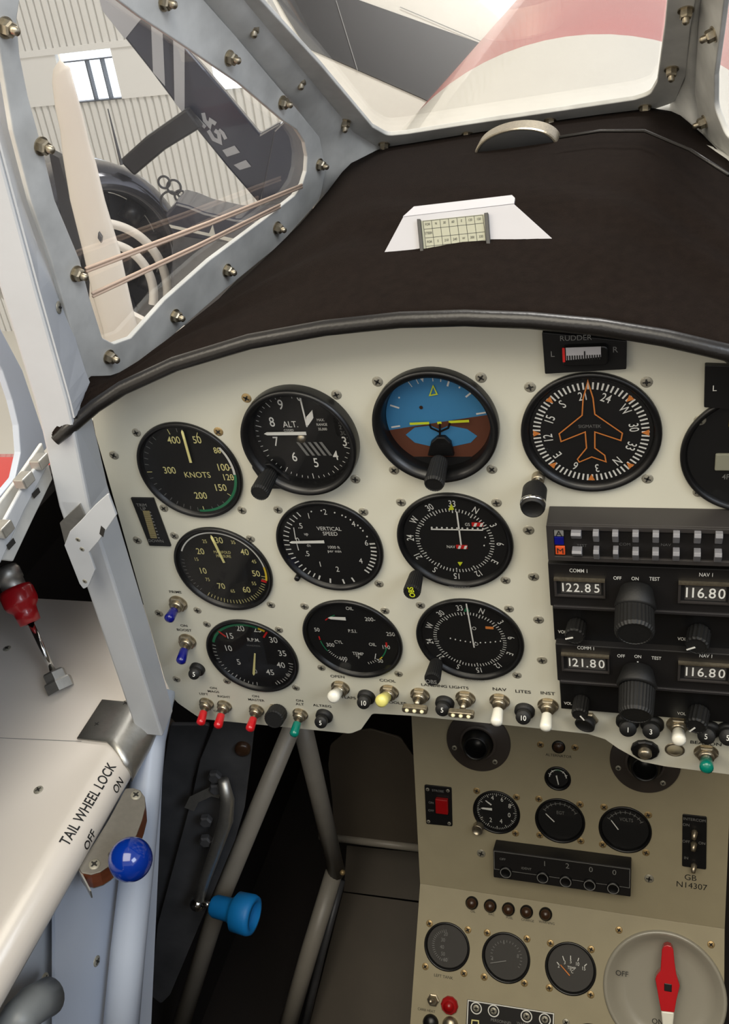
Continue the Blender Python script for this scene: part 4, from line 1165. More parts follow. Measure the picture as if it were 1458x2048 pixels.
# switches
def toggle(label, pn, pt, cap, texts=(), ct=.022, name='toggle_switch', fr=PANEL, r=.0040, group=None, bar=False, nut_r=.0068):
    a, b = fr.px(*pn); f = fr.sub(a, b, 0); t = thing(name, label, 'switch', f, group)
    mb = MB(); mb.lathe([(nut_r * 1.05, 0), (nut_r * 1.05, .0008)], 24); mb.lathe([(nut_r, .0008), (nut_r, .003), (nut_r * .9, .0036)], 6); mb.sh().lathe([(nut_r * .68, .0036), (nut_r * .68, .0062), (nut_r * .55, .0066), (nut_r * .3, .006)], 20)
    ob('hex_nut', mb, 'nut_metal', t)
    A = Vector((0, 0, .004)); q = f.px(*pt, ct); B = Vector((q[0], q[1], ct)); d = (B - A).normalized()
    ob('lever', MB().sh().tube([A, A + d * (B - A).length * .6], [.0019, .0025], 12), 'nut_metal', t)
    if bar:
        x = Vector((1, 0, 0)); g2 = Fr(B, x, d.cross(x)); w = .0105
        o = ob('bar_handle', MB().prism(rnd([(-w, -.003), (w, -.003), (w, .003), (-w, .003)], .0028), -.003, .002, g2), 'nut_metal', t, bev=.0006)
        mb = MB().sh(); [mb.sphere(g2.w(k * .0062, 0, .002), .0017, 12, 8) for k in (-1, 0, 1)]; ob('luminous_dots', mb, 'glow_paint', o)
    else:
        L_ = (B - A).length; C0 = A + d * L_ * .28
        pts = [C0, C0 + d * .0004, C0 + d * (L_ * .5), B - d * .0022, B - d * .0008, B]
        ob('lever_cover', MB().sh().tube(pts, [r * .8, r * .88, r * 1.02, r * 1.0, r * .7, r * .12], 16), cap, t)
    if texts:
        mb = MB()
        for s, x, y, z in texts: u, v = f.px(x, y); mb.text(s, u, v, .0003, z * .82, 0, 1.15, bold=.010)
        ob('placard_lettering', mb, 'marking_black', t)
    return t


T = .0034
toggle('blue-capped PRIME toggle switch left of the dials', K5(187, 112), K5(136, 198), 'cap_blue', [('PRIME',) + K5(172, 57) + (T,)], r=.0042, nut_r=.0078)
toggle('blue-capped ON BOOST toggle switch below the prime switch', K5(232, 295), K5(195, 408), 'cap_blue', [('ON',) + K5(214, 221) + (T,), ('BOOST',) + K5(215, 242) + (T,)], r=.0042, nut_r=.0078)
toggle('red-capped LEFT magneto toggle, leftmost of the three red ones', K5(325, 598), K5(292, 706), 'cap_red', [('LEFT',) + K5(310, 553) + (T,), ('ON',) + K5(357, 524) + (T,), ('MAGS',) + K5(357, 541) + (T,)])
toggle('red-capped RIGHT magneto toggle, middle of the three red ones', K5(412, 610), K5(375, 722), 'cap_red', [('RIGHT',) + K5(408, 566) + (T,), ('OFF',) + K5(376, 636) + (T,)])
toggle('red-capped ON MASTER toggle, rightmost of the three red ones', K5(568, 630), K5(530, 736), 'cap_red', [('ON',) + K5(562, 564) + (T,), ('MASTER',) + K5(565, 582) + (T,)])
toggle('green-capped ON ALT toggle at the panel bottom', K5(780, 650), K5(745, 762), 'cap_green', [('ON',) + K5(776, 585) + (T,), ('ALT',) + K5(777, 602) + (T,)])
toggle('white-capped OPEN toggle for the flaps below the engine dial', K5(975, 522), K5(935, 572), 'cap_white', [('OPEN',) + K5(960, 468) + (.0038,), ('FLAPS',) + K5(1015, 570) + (.0038,)], r=.0052, nut_r=.0078)
toggle('yellow-capped COOL toggle beside the oil cooler lettering', K5(1212, 542), K5(1168, 592), 'cap_yellow', [('COOL',) + K5(1203, 488) + (.0038,), ('COOLER',) + K5(1243, 595) + (.0038,)], r=.0052, nut_r=.0078)
toggle('wide bar-handled landing light toggle, the left one of two with three luminous dots', K6(130, 880), K6(107, 943), '', (), ct=.017, bar=True, nut_r=.0078)
toggle('wide bar-handled landing light toggle, the right one of two with three luminous dots', K6(325, 893), K6(306, 963), '', [('LANDING LIGHTS',) + K6(235, 843) + (.0038,)], ct=.017, bar=True, nut_r=.0078)
toggle('white-capped NAV lights toggle below the lower navigation dial', K6(472, 905), K6(456, 1010), 'cap_white', [('NAV',) + K6(470, 856) + (.0042,), ('LITES',) + K6(572, 866) + (.0042,)], ct=.024, r=.0046, nut_r=.0078)
toggle('white-capped INST lights toggle left of the radios', K6(680, 925), K6(668, 1033), 'cap_white', [('INST',) + K6(678, 873) + (.0042,)], ct=.024, r=.0046, nut_r=.0078)
toggle('white-capped toggle under the lower radio near two breakers', K13(1085, 910), K13(1092, 1040), 'cap_white', (), ct=.022, r=.0050, nut_r=.0082)
toggle('green-capped BEACON toggle at the lower right', K13(1290, 1115), K13(1294, 1240), 'cap_green', [('BEACON',) + K13(1288, 1048) + (.0044,)], ct=.022, r=.0050, nut_r=.0086)


def breaker(label, pb, pt, num, ct=.013, r=.0068, text=None, name='circuit_breaker', group=None):
    a, b = PANEL.px(*pb); f = PANEL.sub(a, b, 0); t = thing(name, label, 'circuit breaker', f, group)
    ob('collar', MB().sh().lathe([(r * 1.12, 0), (r * 1.12, .003), (r * .95, .0045), (r * .6, .005)], 28), 'knob_black', t)
    q = f.px(*pt, ct); d = Vector((q[0], q[1], ct)); x = Vector((1, 0, 0)); z = Vector((q[0] * .3, q[1] * .3, ct)).normalized()
    g2 = Fr((q[0] * .0, q[1] * .0, .004), x - z * x.dot(z), z.cross(x)); L_ = ct - .004
    g2 = Fr(Vector((0, 0, .004)), x, Vector((0, 1, 0)))
    dd = (d - g2.o); L_ = dd.length; z = dd.normalized(); g2 = Fr(g2.o, x - z * x.dot(z), z.cross(x))
    ob('button', MB().sh().lathe([(r * .55, 0), (r * .55, L_ * .3), (r * .80, L_ * .45), (r * .82, L_ * .9), (r * .76, L_), (.0002, L_ + .0001)], 28), 'knob_black', t, g2)
    if num:
        ob('button_number', MB().text(num, 0, 0, 0, .0042, 0, .9, bold=.005), 'marking_white', t, g2.sub(0, 0, L_ + .0004))
    if text:
        u, v = f.px(*text[1]); ob('placard_lettering', MB().text(text[0], u, v, .0003, .0030, 0, 1.15, bold=.010), 'marking_black', t)
    return t


breaker('black round breaker below the boost switch', K5(282, 428), K5(262, 458), '5', r=.0062)
breaker('black 5-amp breaker marked ALTREG at the panel bottom', K5(898, 655), K5(877, 694), '5', text=('ALTREG', K5(886, 610)))
breaker('black 10-amp breaker between the white and yellow toggles', K5(1102, 563), K5(1085, 598), '10')
breaker('black 5-amp breaker between the two bar-handled toggles', K6(237, 912), K6(224, 946), '5', r=.0070)
breaker('black 10-amp breaker between the NAV and INST toggles', K6(580, 945), K6(572, 980), '10', r=.0072)
breaker('black breaker numbered 1 at the left under the radio knob', K13(715, 880), K13(718, 950), '1', r=.0078)
breaker('black breaker numbered 3 to the right under the radio knob', K13(895, 900), K13(886, 965), '3', r=.0078)
breaker('black breaker numbered 5 above the beacon toggle', K13(1305, 940), K13(1290, 1000), '5', r=.0078)
breaker('black breaker cut by the right edge of the view', K13(1452, 950), K13(1450, 1010), '5', r=.0078)
# hooded dark knob in the bottom row, round vents, push button and hole
a, b = PANEL.px(*K5(668, 635)); f = PANEL.sub(a, b, 0); t = thing('rotary_knob', 'worn black rotary knob between the master and alternator toggles', 'knob', f)
ob('hex_nut', MB().lathe([(.0092, 0), (.0092, .002), (.0085, .003)], 6), 'nut_metal', t)
knob(t, f, PANEL, K5(672, 642), .003, K5(648, 680), .016, .0088, .0088, flute=.03)
a, b = PANEL.px(*K13(420, 870)); f = PANEL.sub(a, b, 0); t = thing('rotary_knob', 'short black knob with dark hollow end left of breaker 1', 'knob', f)
ob('hex_nut', MB().lathe([(.0085, 0), (.0085, .002), (.0078, .003)], 6), 'nut_metal', t)
knob(t, f, PANEL, K13(415, 880), .003, K13(398, 925), .009, .0072, .0078)
a, b = PANEL.px(*K13(843, 1090)); f = PANEL.sub(a, b, 0); t = thing('push_button', 'steel push button in a black nut under breaker 1', 'push button', f)
ob('black_nut', MB().lathe([(.0108, 0), (.0108, .002), (.0098, .003), (.005, .003)], 12), 'bezel_black', t)
ob('button_cap', MB().sh().lathe([(.0052, .002), (.0052, .006), (.0040, .0075), (.0003, .008)], 24), 'nut_metal', t)
a, b = PANEL.px(*K13(1060, 1095)); f = PANEL.sub(a, b, 0); t = thing('blank_socket', 'flush grey round plug beside the beacon toggle', 'plug', f)
ob('rim', MB().sh().lathe([(.0074, 0), (.0074, .0006), (.0062, .0008), (.006, .0002)], 28), 'nut_metal', t)
ob('disc', MB().sh().lathe([(.006, .0001), (.006, .0003)], 28), 'lower_panel_paint', t)

# ---------------------------------------------------------------- radio stack
def pbox(mb, fr, p0, p1, c0, c1, cz=None):
    cz = c1 if cz is None else cz
    A = fr.px(*p0, cz); B = fr.px(*p1, cz); mb.box(min(A[0], B[0]), max(A[0], B[0]), min(A[1], B[1]), max(A[1], B[1]), c0, c1); return mb


XL = .1385; XR = .300
zt = PANEL.px(1092, 1051, .022)[1]; zb = PANEL.px(1100, 1121, .022)[1]; xl = PANEL.px(1094, 1085, .022)[0]
f = PANEL.sub(xl, zt, 0)
au = thing('audio_panel', 'audio selector panel with two rows of grey rocker switches atop the radios', 'radio', f)
W_ = .162; H_ = zt - zb
mb = MB(); mb.box(0, W_, -H_, 0, 0, .020); ob('housing', mb, 'radio_grey', au, bev=.0006)
mb = MB(); mb.add(*plate_mesh(rnd([(0, -H_), (W_, -H_), (W_, 0), (0, 0)], .001), [[(.0045, -H_ + .0035), (W_ - .004, -H_ + .0035), (W_ - .004, -.0035), (.0045, -.0035)]], .002, .0003)); o = ob('rim', mb, 'radio_grey', au); o.location.z = .022
ob('face', MB().box(.003, W_ - .003, -H_ + .002, -.002, .0198, .0203), 'radio_black', au)
for (nm, pts, m) in (('white_light', [(175, 220), (247, 268)], 'marking_dim'), ('blue_light', [(176, 272), (249, 330)], 'cap_blue'), ('orange_light', [(185, 340), (258, 402)], 'signal_orange')):
    mb = MB(); pbox(mb, f, K12(*pts[0]), K12(*pts[1]), .0203, .0215); lo = ob(nm, mb, m, au, bev=.0003)
    if nm != 'blue_light':
        c_ = K12((pts[0][0] + pts[1][0]) / 2, (pts[0][1] + pts[1][1]) / 2); a, b = f.px(*c_, .0215); ob('light_letter', MB().text('A' if nm[0] == 'w' else 'M', a, b, .0218, .0046), 'marking_black', lo)
top = [(338, 268, 78), (483, 272, 46), (625, 275, 46), (773, 277, 46), (921, 280, 46), (1072, 282, 46), (1227, 285, 46), (1384, 287, 48)]
bot = [(345, 398, 76), (486, 402, 44), (628, 402, 40), (773, 410, 46), (919, 412, 46), (1070, 415, 46), (1224, 420, 46), (1377, 424, 48)]
for row in (top, bot):
    for (x, y, w) in row:
        h_ = 100 if row is top else 96
        A = f.px(*K12(x - w / 2, y - h_ * .46), .024); B = f.px(*K12(x + w / 2, y + h_ * .46), .024)
        if w > 60: A = (A[0], A[1] - .001); B = (B[0], B[1] + .002)
        a0, a1, b1, b0 = A[0], B[0], A[1], B[1]; bm = b1 - (b1 - b0) * .22
        mb = MB(); P = [(b0, .0203), (b0, .0225), (bm, .0268), (b1, .0255), (b1, .0203)]
        V = [(a0, y_, z_) for y_, z_ in P] + [(a1, y_, z_) for y_, z_ in P]
        mb.add(V, [(0, 1, 2, 3, 4), (9, 8, 7, 6, 5)] + [(i, 5 + i, 5 + (i + 1) % 5, (i + 1) % 5) for i in range(5)])
        ob('rocker_switch', mb, 'rocker_grey' if 'rocker_grey' in MATS else (mat('rocker_grey', (118, 118, 122), .4) and 'rocker_grey'), au, bev=.0003)
mb = MB()
for s, x, y in (('COM', 695, 322), ('NAV', 995, 326), ('TEST', 380, 330)): a, b = f.px(*K12(x, y), .0203); mb.text(s, a, b, .0206, .0022)
ob('face_lettering', mb, 'marking_faint' if 'marking_faint' in MATS else (mat('marking_faint', (80, 80, 80), .6) and 'marking_faint'), au)


def comm(label, yt, yl, yb, xe, texts, digits, dd, kn, vol, Kx, nm='navcom_radio'):
    """yt top, yl ledge, yb bottom, as crop rows at the left edge xe"""
    A = PANEL.px(*Kx(xe[0], yt), .012); L_ = PANEL.px(*Kx(xe[1], yl), .012); B = PANEL.px(*Kx(xe[2], yb), .006)
    x0 = (A[0] + L_[0]) / 2; f = PANEL.sub(x0, A[1], 0); t = thing(nm, label, 'radio', f)
    h1 = A[1] - L_[1]; h2 = A[1] - B[1]
    ob('upper_block', MB().box(0, W_ + xl - x0, -h1, -.0006, 0, .012), 'radio_black', t, bev=.0006)
    ob('lower_block', MB().box(0.0005, W_ + xl - x0, -h2 + .0006, -h1, 0, .006), 'bezel_black', t, bev=.0006)
    a, b = f.px(*Kx(850, yl), .012); ob('ledge_rail', MB().box(.002, W_ - .004, -h1 - .0012, -h1 + .0012, .006, .0135), 'radio_grey_dark' if 'radio_grey_dark' in MATS else (mat('radio_grey_dark', (38, 36, 37), .45) and 'radio_grey_dark'), t, bev=.0004)
    mb = MB()
    for s, x, y, z in texts:
        c = .0123
        if s == 'VOL': c = .0063
        a, b = f.px(*Kx(x, y), c); mb.text(s, a, b, c, z * .74, 0, .72, bold=.004)
    ob('face_lettering', mb, 'marking_white', t)
    for s, q0, q1 in digits:
        P0 = f.px(*Kx(*q0), .0128); P1 = f.px(*Kx(*q1), .0128)
        a0, b1 = P0; a1, b0 = P1
        mb = MB(); mb.add(*plate_mesh([(a0, b0), (a1, b0), (a1, b1), (a0, b1)], [[(a0 + .0016, b0 + .001), (a1 - .001, b0 + .001), (a1 - .001, b1 - .0016), (a0 + .0016, b1 - .0016)]], .0022)); w = ob('display_frame', mb, 'nut_metal' if 0 else 'radio_grey', t); w.location.z = .0140
        mb = MB(); mb.box(a0, a1, b1 - .0012, b1 + .0003, .012, .0146); ob('bright_edge', mb, 'nut_metal', w).location.z = -.0140
        ob('display_window', MB().box(a0 + .001, a1 - .001, b0 + .0008, b1 - .001, .012, .0122), 'gauge_face_black', w).location.z = -.0140
        ww = a1 - a0; ob('drum_strip', MB().box(a0 + ww * .13, a1 - ww * .08, b0 + .0022, b1 - .0024, .0122, .0124), 'gauge_face_grey', w).location.z = -.0140
        mb = MB(); d1, d2 = s.split('.')
        hh = (b1 - b0) * .50; cy = (b0 + b1) / 2 - .0002
        pos = [(.17, .29, .44), (.66, .84)]
        for ch, u in zip(d1, pos[0]): mb.text(ch, a0 + ww * (u if ch != '1' else u), cy, .0127, hh, 0, .80, bold=.008)
        for ch, u in zip(d2, pos[1]): mb.text(ch, a0 + ww * u, cy, .0127, hh, 0, .80, bold=.008)
        mb.text('.', a0 + ww * .54, cy - hh * .42, .0127, hh, 0, 1)
        ob('display_digits', mb, 'marking_white', w).location.z = -.0140
    for (p0, c0, p1, c1, r0, r1, fl_) in kn:
        knob(t, f, PANEL, Kx(*p0), c0, Kx(*p1), c1, r0, r1, flute=fl_, name='tuning_knob', n=30)
    for (p0, c0, p1, c1, r0, r1, pm) in vol:
        o, kf, kl = knob(t, f, PANEL, Kx(*p0), c0, Kx(*p1), c1, r0, r1, flute=.07, name='volume_knob', n=16)
        mb = MB(); mb.box(-.0004 - r1 * .0, r1 * .0 + .0006, -r1 * .95, -r1 * .15, kl - .0002, kl + .0002); po = ob('pointer_line', mb, 'marking_white', o); po.rotation_euler.z = pm
    a, b = f.px(*Kx(*texts[2][1:3]), .012)
    ob('selector_pointer', MB().box(a - .0005, a + .0005, b - .008, b - .0045, .0124, .0128), 'marking_white', t)
    return t


comm('upper navcom radio reading 122.85 and 116.80', 458, 775, 1030, (130, 150, 165),
     [('COMM 1', 357, 518, .0044), ('OFF', 640, 572, .0042), ('ON', 770, 576, .0042), ('TEST', 912, 578, .0042), ('NAV 1', 1292, 548, .0044), ('VOL', 236, 966, .0042), ('VOL', 1114, 1018, .0042)],
     [('122.85', (175, 570), (552, 715)), ('116.80', (1088, 598), (1462, 765))], 0,
     [((780, 640), .012, (770, 800), .026, .0105, .0135, .0), ((765, 790), .024, (765, 985), .046, .0125, .0128, .03)],
     [((345, 910), .006, (325, 1005), .020, .0068, .0072, -1.2), ((1240, 960), .006, (1220, 1075), .022, .0078, .0078, -1.0)], K12)
comm('lower navcom radio reading 121.80 and 116.80', 318, 590, 800, (182, 205, 220),
     [('COMM 1', 410, 352, .0044), ('OFF', 667, 410, .0042), ('ON', 790, 414, .0042), ('TEST', 926, 426, .0042), ('NAV 1', 1290, 410, .0044), ('VOL', 278, 757, .0042), ('VOL', 1110, 832, .0042)],
     [('121.80', (228, 388), (582, 535)), ('116.80', (1086, 452), (1462, 610))], 0,
     [((790, 500), .012, (780, 640), .026, .0105, .0140, .0), ((785, 640), .024, (775, 850), .046, .0125, .0118, .03)],
     [((380, 730), .006, (362, 845), .022, .0062, .0062, .6), ((1240, 810), .006, (1215, 930), .022, .0078, .0078, -.6)], K13)

# ---------------------------------------------------------------- lower centre console
def lowpoly(fr, l): return [fr.px(*p) for p in l]


lp = thing('lower_console', 'dim grey centre console bent below the main panel', 'console', LOWU)
bU = LOWU.px(840, 1765)[1]
xlU0 = LOWU.px(822, 1440)[0]; xlU1 = LOWU.px(840, 1765)[0]; xlL = LOWL.px(815, 2048)[0]
XRR = LOWU.px(1456, 1700)[0]
bt = LOWU.px(822, 1300)[1]
UH = [((1089, 1142), (1532, 1581)), ((945, 1041), (1580, 1668)), ((1070, 1170), (1596, 1686)), ((1198, 1302), (1614, 1704))]
def lrad(fr, x0, x1, y0, y1):
    a, b = fr.px((x0 + x1) / 2, (y0 + y1) / 2); z = (fr.w(a, b) - CAM).dot(RM[2]); return a, b, (x1 - x0) / 2 / FPX * z * .985
hu = []
for (x_, y_) in UH: a, b, r_ = lrad(LOWU, *x_, *y_); hu.append(circ(a, b, r_ - .002, 40))
for p_ in ((957, 1482), (1290, 1522)): a, b = LOWU.px(*p_); hu.append(circ(a, b, .022, 40))
mb = MB(); mb.add(*plate_mesh([(xlU1, 0), (XRR, 0), (XRR + .0, bt), (xlU0, bt)], hu, .003, .0003)); ob('upper_plate', mb, 'lower_panel_paint', lp)
hl = []
for bx in ((847, 941, 1844, 1942), (963, 1061, 1862, 1968), (1090, 1192, 1882, 1992)): a, b, r_ = lrad(LOWL, *bx); hl.append(circ(a, b, r_ - .002, 40))
a, b = LOWL.px(1328, 1985); hl.append(circ(a, b, .062, 56)); a, b = LOWL.px(1182, 2096); hl.append(circ(a, b, .024, 40))
mb = MB(); mb.add(*plate_mesh([(xlL, -.36), (XRR, -.36), (XRR, 0), (xlU1, 0)], hl, .003, .0003)); o = ob('lower_plate', mb, 'lower_panel_paint', lp); o.matrix_local = LOWU.mat().inverted() @ LOWL.mat()
# side walls of the console so that it is a box
mb = MB(); P = [LOWU.w(xlU0, bt, -.002), LOWU.w(xlU1, 0, -.002), LOWL.w(xlL, -.36, -.002)]; Q = [Vector((p.x, .55, p.z)) for p in P]
V = P + Q + [p + Vector((.004, 0, 0)) for p in P + Q]; mb.add(V, [(0, 1, 4, 3), (1, 2, 5, 4), (6, 9, 10, 7), (7, 10, 11, 8), (0, 3, 9, 6), (0, 6, 7, 1), (1, 7, 8, 2), (2, 8, 11, 5)]); mb.v = [tuple(LOWU.mat().inverted() @ Vector(v)) for v in mb.v]
ob('side_plate', mb, 'footwell_brown', lp)
for fr_, l in ((LOWU, [(1081, 1489), (1150, 1495), (962, 1706)]), (LOWL, [(1238, 1860), (1422, 1889)])):
    for p in l: a, b = fr_.px(*p); screw(lp, LOWU, fr_, a, b, 0, 1.3, SB, name='console_screw')
for _s, _x, _y, _z in (('ALTERNATOR', 703, 202, .0042), ('GB', 1287, 742, .0092), ('N14307', 1292, 778, .0092)): ptext(lp, [(_s,) + K10(_x, _y) + (_z,)], LOWU, name='console_lettering')


def lgauge(label, fr, box, scr, face='gauge_face_black', name='engine_gauge', fc=-.002, R=None, lip=.0035):
    x0, x1, y0, y1 = box; a, b = fr.px((x0 + x1) / 2, (y0 + y1) / 2)
    if R is None:
        # radius from the apparent width
        d = (fr.w(a, b) - CAM).length; R = (x1 - x0) / 2 / FPX * (fr.w(a, b) - CAM).dot(RM[2])
        R *= .985
    return Gauge(name, label, fr, a, b, R, scr, rise=.002, fc=fc, lip=lip, face=face, sscale=1.35, brass=range(9))


I = lambda x, y: (x, y)
g = lgauge('small round gauge with green needle arc below the ALTERNATOR lamp', LOWU, (1089, 1142, 1532, 1581), [])
mb = MB(); mb.strip([g.pol(rad(-90 + 18 * k), .0095) for k in range(11)], .0010, g.c + .0003); g.ticks(mb, .008, .0118, .0007, [-70, -40, 40, 70]); g.mark(mb)
g.arc('marking_green', .0095, .0016, -20, 25); g.needle(K10(693, 290), K10(703, 332), .0016, .0010, 'marking_white'); g.close(.0005)
g = lgauge('clock dial, leftmost of the three dials on the upper console', LOWU, (945, 1041, 1580, 1668), [K10(340, 358), K10(516, 386), K10(512, 546)], name='clock')
mb = MB(); g.ticks(mb, .0195, .0235, .0007, range(0, 360, 30)); g.ticks(mb, .0215, .0235, .0005, range(0, 360, 6))
g.nums(mb, K10, [('4', 410, 388), ('6', 452, 396), ('8', 486, 425), ('0', 484, 465), ('2', 402, 486), ('4', 448, 492)], .0060, .9, 0); g.mark(mb)
g.needle(K10(408, 440), K10(358, 434), .0030, .002, 'marking_white', name='hour_hand'); g.needle(K10(405, 420), K10(378, 400), .0016, .0012, 'marking_white', name='minute_hand'); g.close(.0005)
knob(g.t, g.fr, LOWU, K10(350, 515), .001, K10(342, 535), .012, .0065, .0065, 'nut_metal', 'winding_knob')
for lab, box, scr, tx in (('exhaust temperature dial with pale arc, middle of the three on the upper console', (1070, 1170, 1596, 1686), [K10(615, 394), K10(798, 418), K10(620, 554), K10(801, 580)], ('EGT', 711, 455, [(645, 458), (684, 495)])),
                          ('VOLTS dial, rightmost of the three on the upper console', (1198, 1302, 1614, 1704), [K10(904, 430), K10(1100, 465), K10(898, 596), K10(1090, 632)], ('VOLTS', 1003, 486, [(935, 487), (968, 530)]))):
    g = lgauge(lab, LOWU, box, scr, name='engine_gauge')
    mb = MB(); g.ticks(mb, .0185, .0225, .0007, [-60 + 15 * k for k in range(9)]); mb.strip([g.pol(rad(-60 + 12 * k), .0205) for k in range(11)], .0006, g.c + .0003); g.nums(mb, K10, [(tx[0], tx[1], tx[2], .0052)], .0052, .9, 0); g.mark(mb, 'marking_dim')
    g.needle(K10(*tx[3][1]), K10(*tx[3][0]), .0012, .001, 'marking_white'); g.close(.0005)


def vent(label, fr, p, R):
    a, b = fr.px(*p); f = fr.sub(a, b, 0); t = thing('air_vent', label, 'vent', f)
    ob('flange', MB().sh().lathe([(R, 0), (R, .002), (R * .97, .003), (R * .62, .003), (R * .58, .006), (R * .5, .008), (R * .48, .004)], 56, cap1=False), 'vent_black' if 'vent_black' in MATS else (mat('vent_black', (66, 60, 56), .4) and 'vent_black'), t)
    ob('eyeball', MB().sh().lathe([(R * .49, .002), (R * .46, .012), (R * .38, .020), (R * .34, .021), (R * .31, .018), (R * .28, -.004), (.0003, -.006)], 48), 'bezel_black', t)
    for k in range(3): an = rad(200 + k * 110); screw(t, f, f, R * .8 * math.cos(an), R * .8 * math.sin(an), .003, 1.0)
    return t


vent('black round air vent tucked under the main panel, the left one', LOWU, (957, 1482), .0375)
vent('black round air vent tucked under the main panel, the right one', LOWU, (1290, 1522), .0375)
a, b = LOWU.px(*K10(703, 162)); f = LOWU.sub(a, b, 0); t = thing('warning_lamp', 'dark round ALTERNATOR warning lamp between two screws', 'lamp', f)
ob('lamp_ring', MB().sh().lathe([(.0075, 0), (.0075, .002), (.006, .0025)], 24, cap1=False), 'bezel_black', t); ob('lens', MB().sh().lathe([(.006, .002), (.005, .004), (.0003, .005)], 24), 'lamp_dark', t)
t, f = plate('light_switch', 'black plate with square red switch at the left of the console', LOWU, [K10(108, 332), K10(228, 345), K10(232, 516), K10(116, 505)], 0, .002, cat='switch', r=.002)
mb = MB(); pbox(mb, f, K10(155, 395), K10(212, 466), .002, .008, .008); ob('red_button', mb, 'lens_red', t, bev=.001)
for p in ((122, 352), (212, 358), (126, 494), (218, 503)): a, b = f.px(*K10(*p), .002); screw(t, f, f, a, b, .002, .7)
mb = MB(); [mb.text(s, *f.px(*K10(x, y), .002), .0023, .003) for s, x, y in (('STROBE', 168, 358), ('ON', 138, 410), ('OFF', 138, 445))]; ob('placard_lettering', mb, 'marking_dim', t)
# transponder
A = LOWU.px(*K10(412, 620), .022); B = LOWU.px(*K10(1022, 808), .022); TL = A
f = LOWU.sub(A[0], A[1], 0); tw = B[0] - A[0]; th_ = LOWU.px(*K10(415, 620), .022)[1] - LOWU.px(*K10(418, 742), .022)[1]
t = thing('transponder', 'black box transponder with four code knobs on the console', 'radio', f)
ob('housing', MB().box(0, tw, -th_, 0, 0, .022), 'radio_black', t, bev=.0008)
mb = MB(); e = .0012
mb.strip([(e, -e), (tw - e, -e), (tw - e, -th_ * .68), (e, -th_ * .68)], .0006, .0222, closed=True); ob('face_outline', mb, 'marking_dim', t)
mb = MB()
for i, (x, y) in enumerate(((470, 715), (633, 738), (735, 755), (841, 770), (945, 785))):
    a, b = f.px(*K10(x, y), .0222); ko = ob('code_knob', MB().sh().lathe([(.0072, .0222), (.0072, .0245), (.0062, .0255), (.0055, .0248), (.0002, .0248)], 28, Fr((a, b, 0), (1, 0, 0), (0, 1, 0))), 'bezel_black', t)
    ob('knob_ring', MB().strip(circ(a, b, .0060, 24), .0009, .0254, closed=True), 'marking_dim', ko)
for s, x, y in (('1', 641, 680), ('2', 742, 690), ('0', 846, 706), ('0', 950, 719)): a, b = f.px(*K10(x, y), .0222); mb.text(s, a, b, .0226, .0068)
mb.text('OFF', *f.px(*K10(455, 660), .0222), .0226, .003); mb.text('IDENT', *f.px(*K10(560, 702), .0222), .0226, .003)
ob('face_lettering', mb, 'marking_dim', t)
for p in ((360, 635), (1104, 747)): a, b = LOWU.px(*K10(*p)); screw(t, f, LOWU, a, b, 0, 1.7, name='mounting_screw')
t, f = plate('intercom_switch', 'tall black plate with three small metal switches above GB N14307', LOWU, [K10(1252, 463), K10(1360, 475), K10(1357, 708), K10(1250, 693)], 0, .002, cat='switch', r=.002)
for k, p in enumerate(((1305, 540), (1302, 592), (1302, 688))):
    a, b = f.px(*K10(*p), .002); ob('mini_toggle', MB().sh().tube([(a, b, .002), (a, b + .001, .006), (a - .001, b - .003, .012)], [.0038, .0034, .0022], 12), 'nut_metal', t)
mb = MB(); [mb.text(s, *f.px(*K10(x, y), .002), .0023, .0034) for s, x, y in (('INTERCOM', 1305, 486), ('ON', 1268, 508), ('OFF', 1268, 582), ('IN', 1268, 655), ('ON', 1338, 590))]; ob('placard_lettering', mb, 'marking_dim', t)
# row of five press-to-test lamps
for i, p in enumerate(((353, 140), (432, 153), (510, 167), (588, 178), (670, 188))):
    a, b = LOWL.px(*K11(*p)); f = LOWL.sub(a, b, 0)
    w = ['leftmost', 'second from the left', 'middle', 'second from the right', 'rightmost'][i]
    t = thing('indicator_lamp', 'small black domed indicator lamp, %s of the row of five' % w, 'lamp', f, 'indicator lamps in a row on the lower console')
    ob('collar', MB().sh().lathe([(.0076, 0), (.0076, .003), (.0062, .004)], 24, cap1=False), 'bezel_black', t); ob('lens', MB().sh().lathe([(.0062, .003), (.0058, .006), (.004, .008), (.0003, .009)], 24), 'lamp_dark', t)
    ob('placard_lettering', MB().text(['OIL', 'VAC', 'FUEL', 'CHARGE', 'WARNING'][i], *f.px(*K11(p[0] + 4, p[1] + 38)), .0003, .0028), 'marking_black', t)
g = lgauge('fuel quantity dial with numbers down its left side, leftmost on the lower console', LOWL, (847, 941, 1844, 1942), [K11(170, 230), K11(335, 257), K11(152, 415), K11(318, 444)], 'gauge_face_grey', 'fuel_gauge', lip=.0035)
mb = MB(); g.ticks(mb, .016, .019, .0006, [200 + 8 * k for k in range(20)]); g.nums(mb, K11, [('20', 240, 275), ('30', 228, 300), ('40', 224, 330), ('50', 228, 360), ('60', 238, 385)], .0045, .9, 0); g.mark(mb, 'marking_dim'); g.close(.0005)
ob('placard_lettering', MB().text('LEFT TANK', *g.fr.px(*K11(230, 458)), .0003, .0034), 'marking_black', g.t)
g = lgauge('grey-faced suction dial, middle of the lower console row', LOWL, (963, 1061, 1862, 1968), [K11(418, 270), K11(589, 296), K11(405, 460), K11(578, 486)], 'gauge_face_grey', 'suction_gauge', lip=.0035)
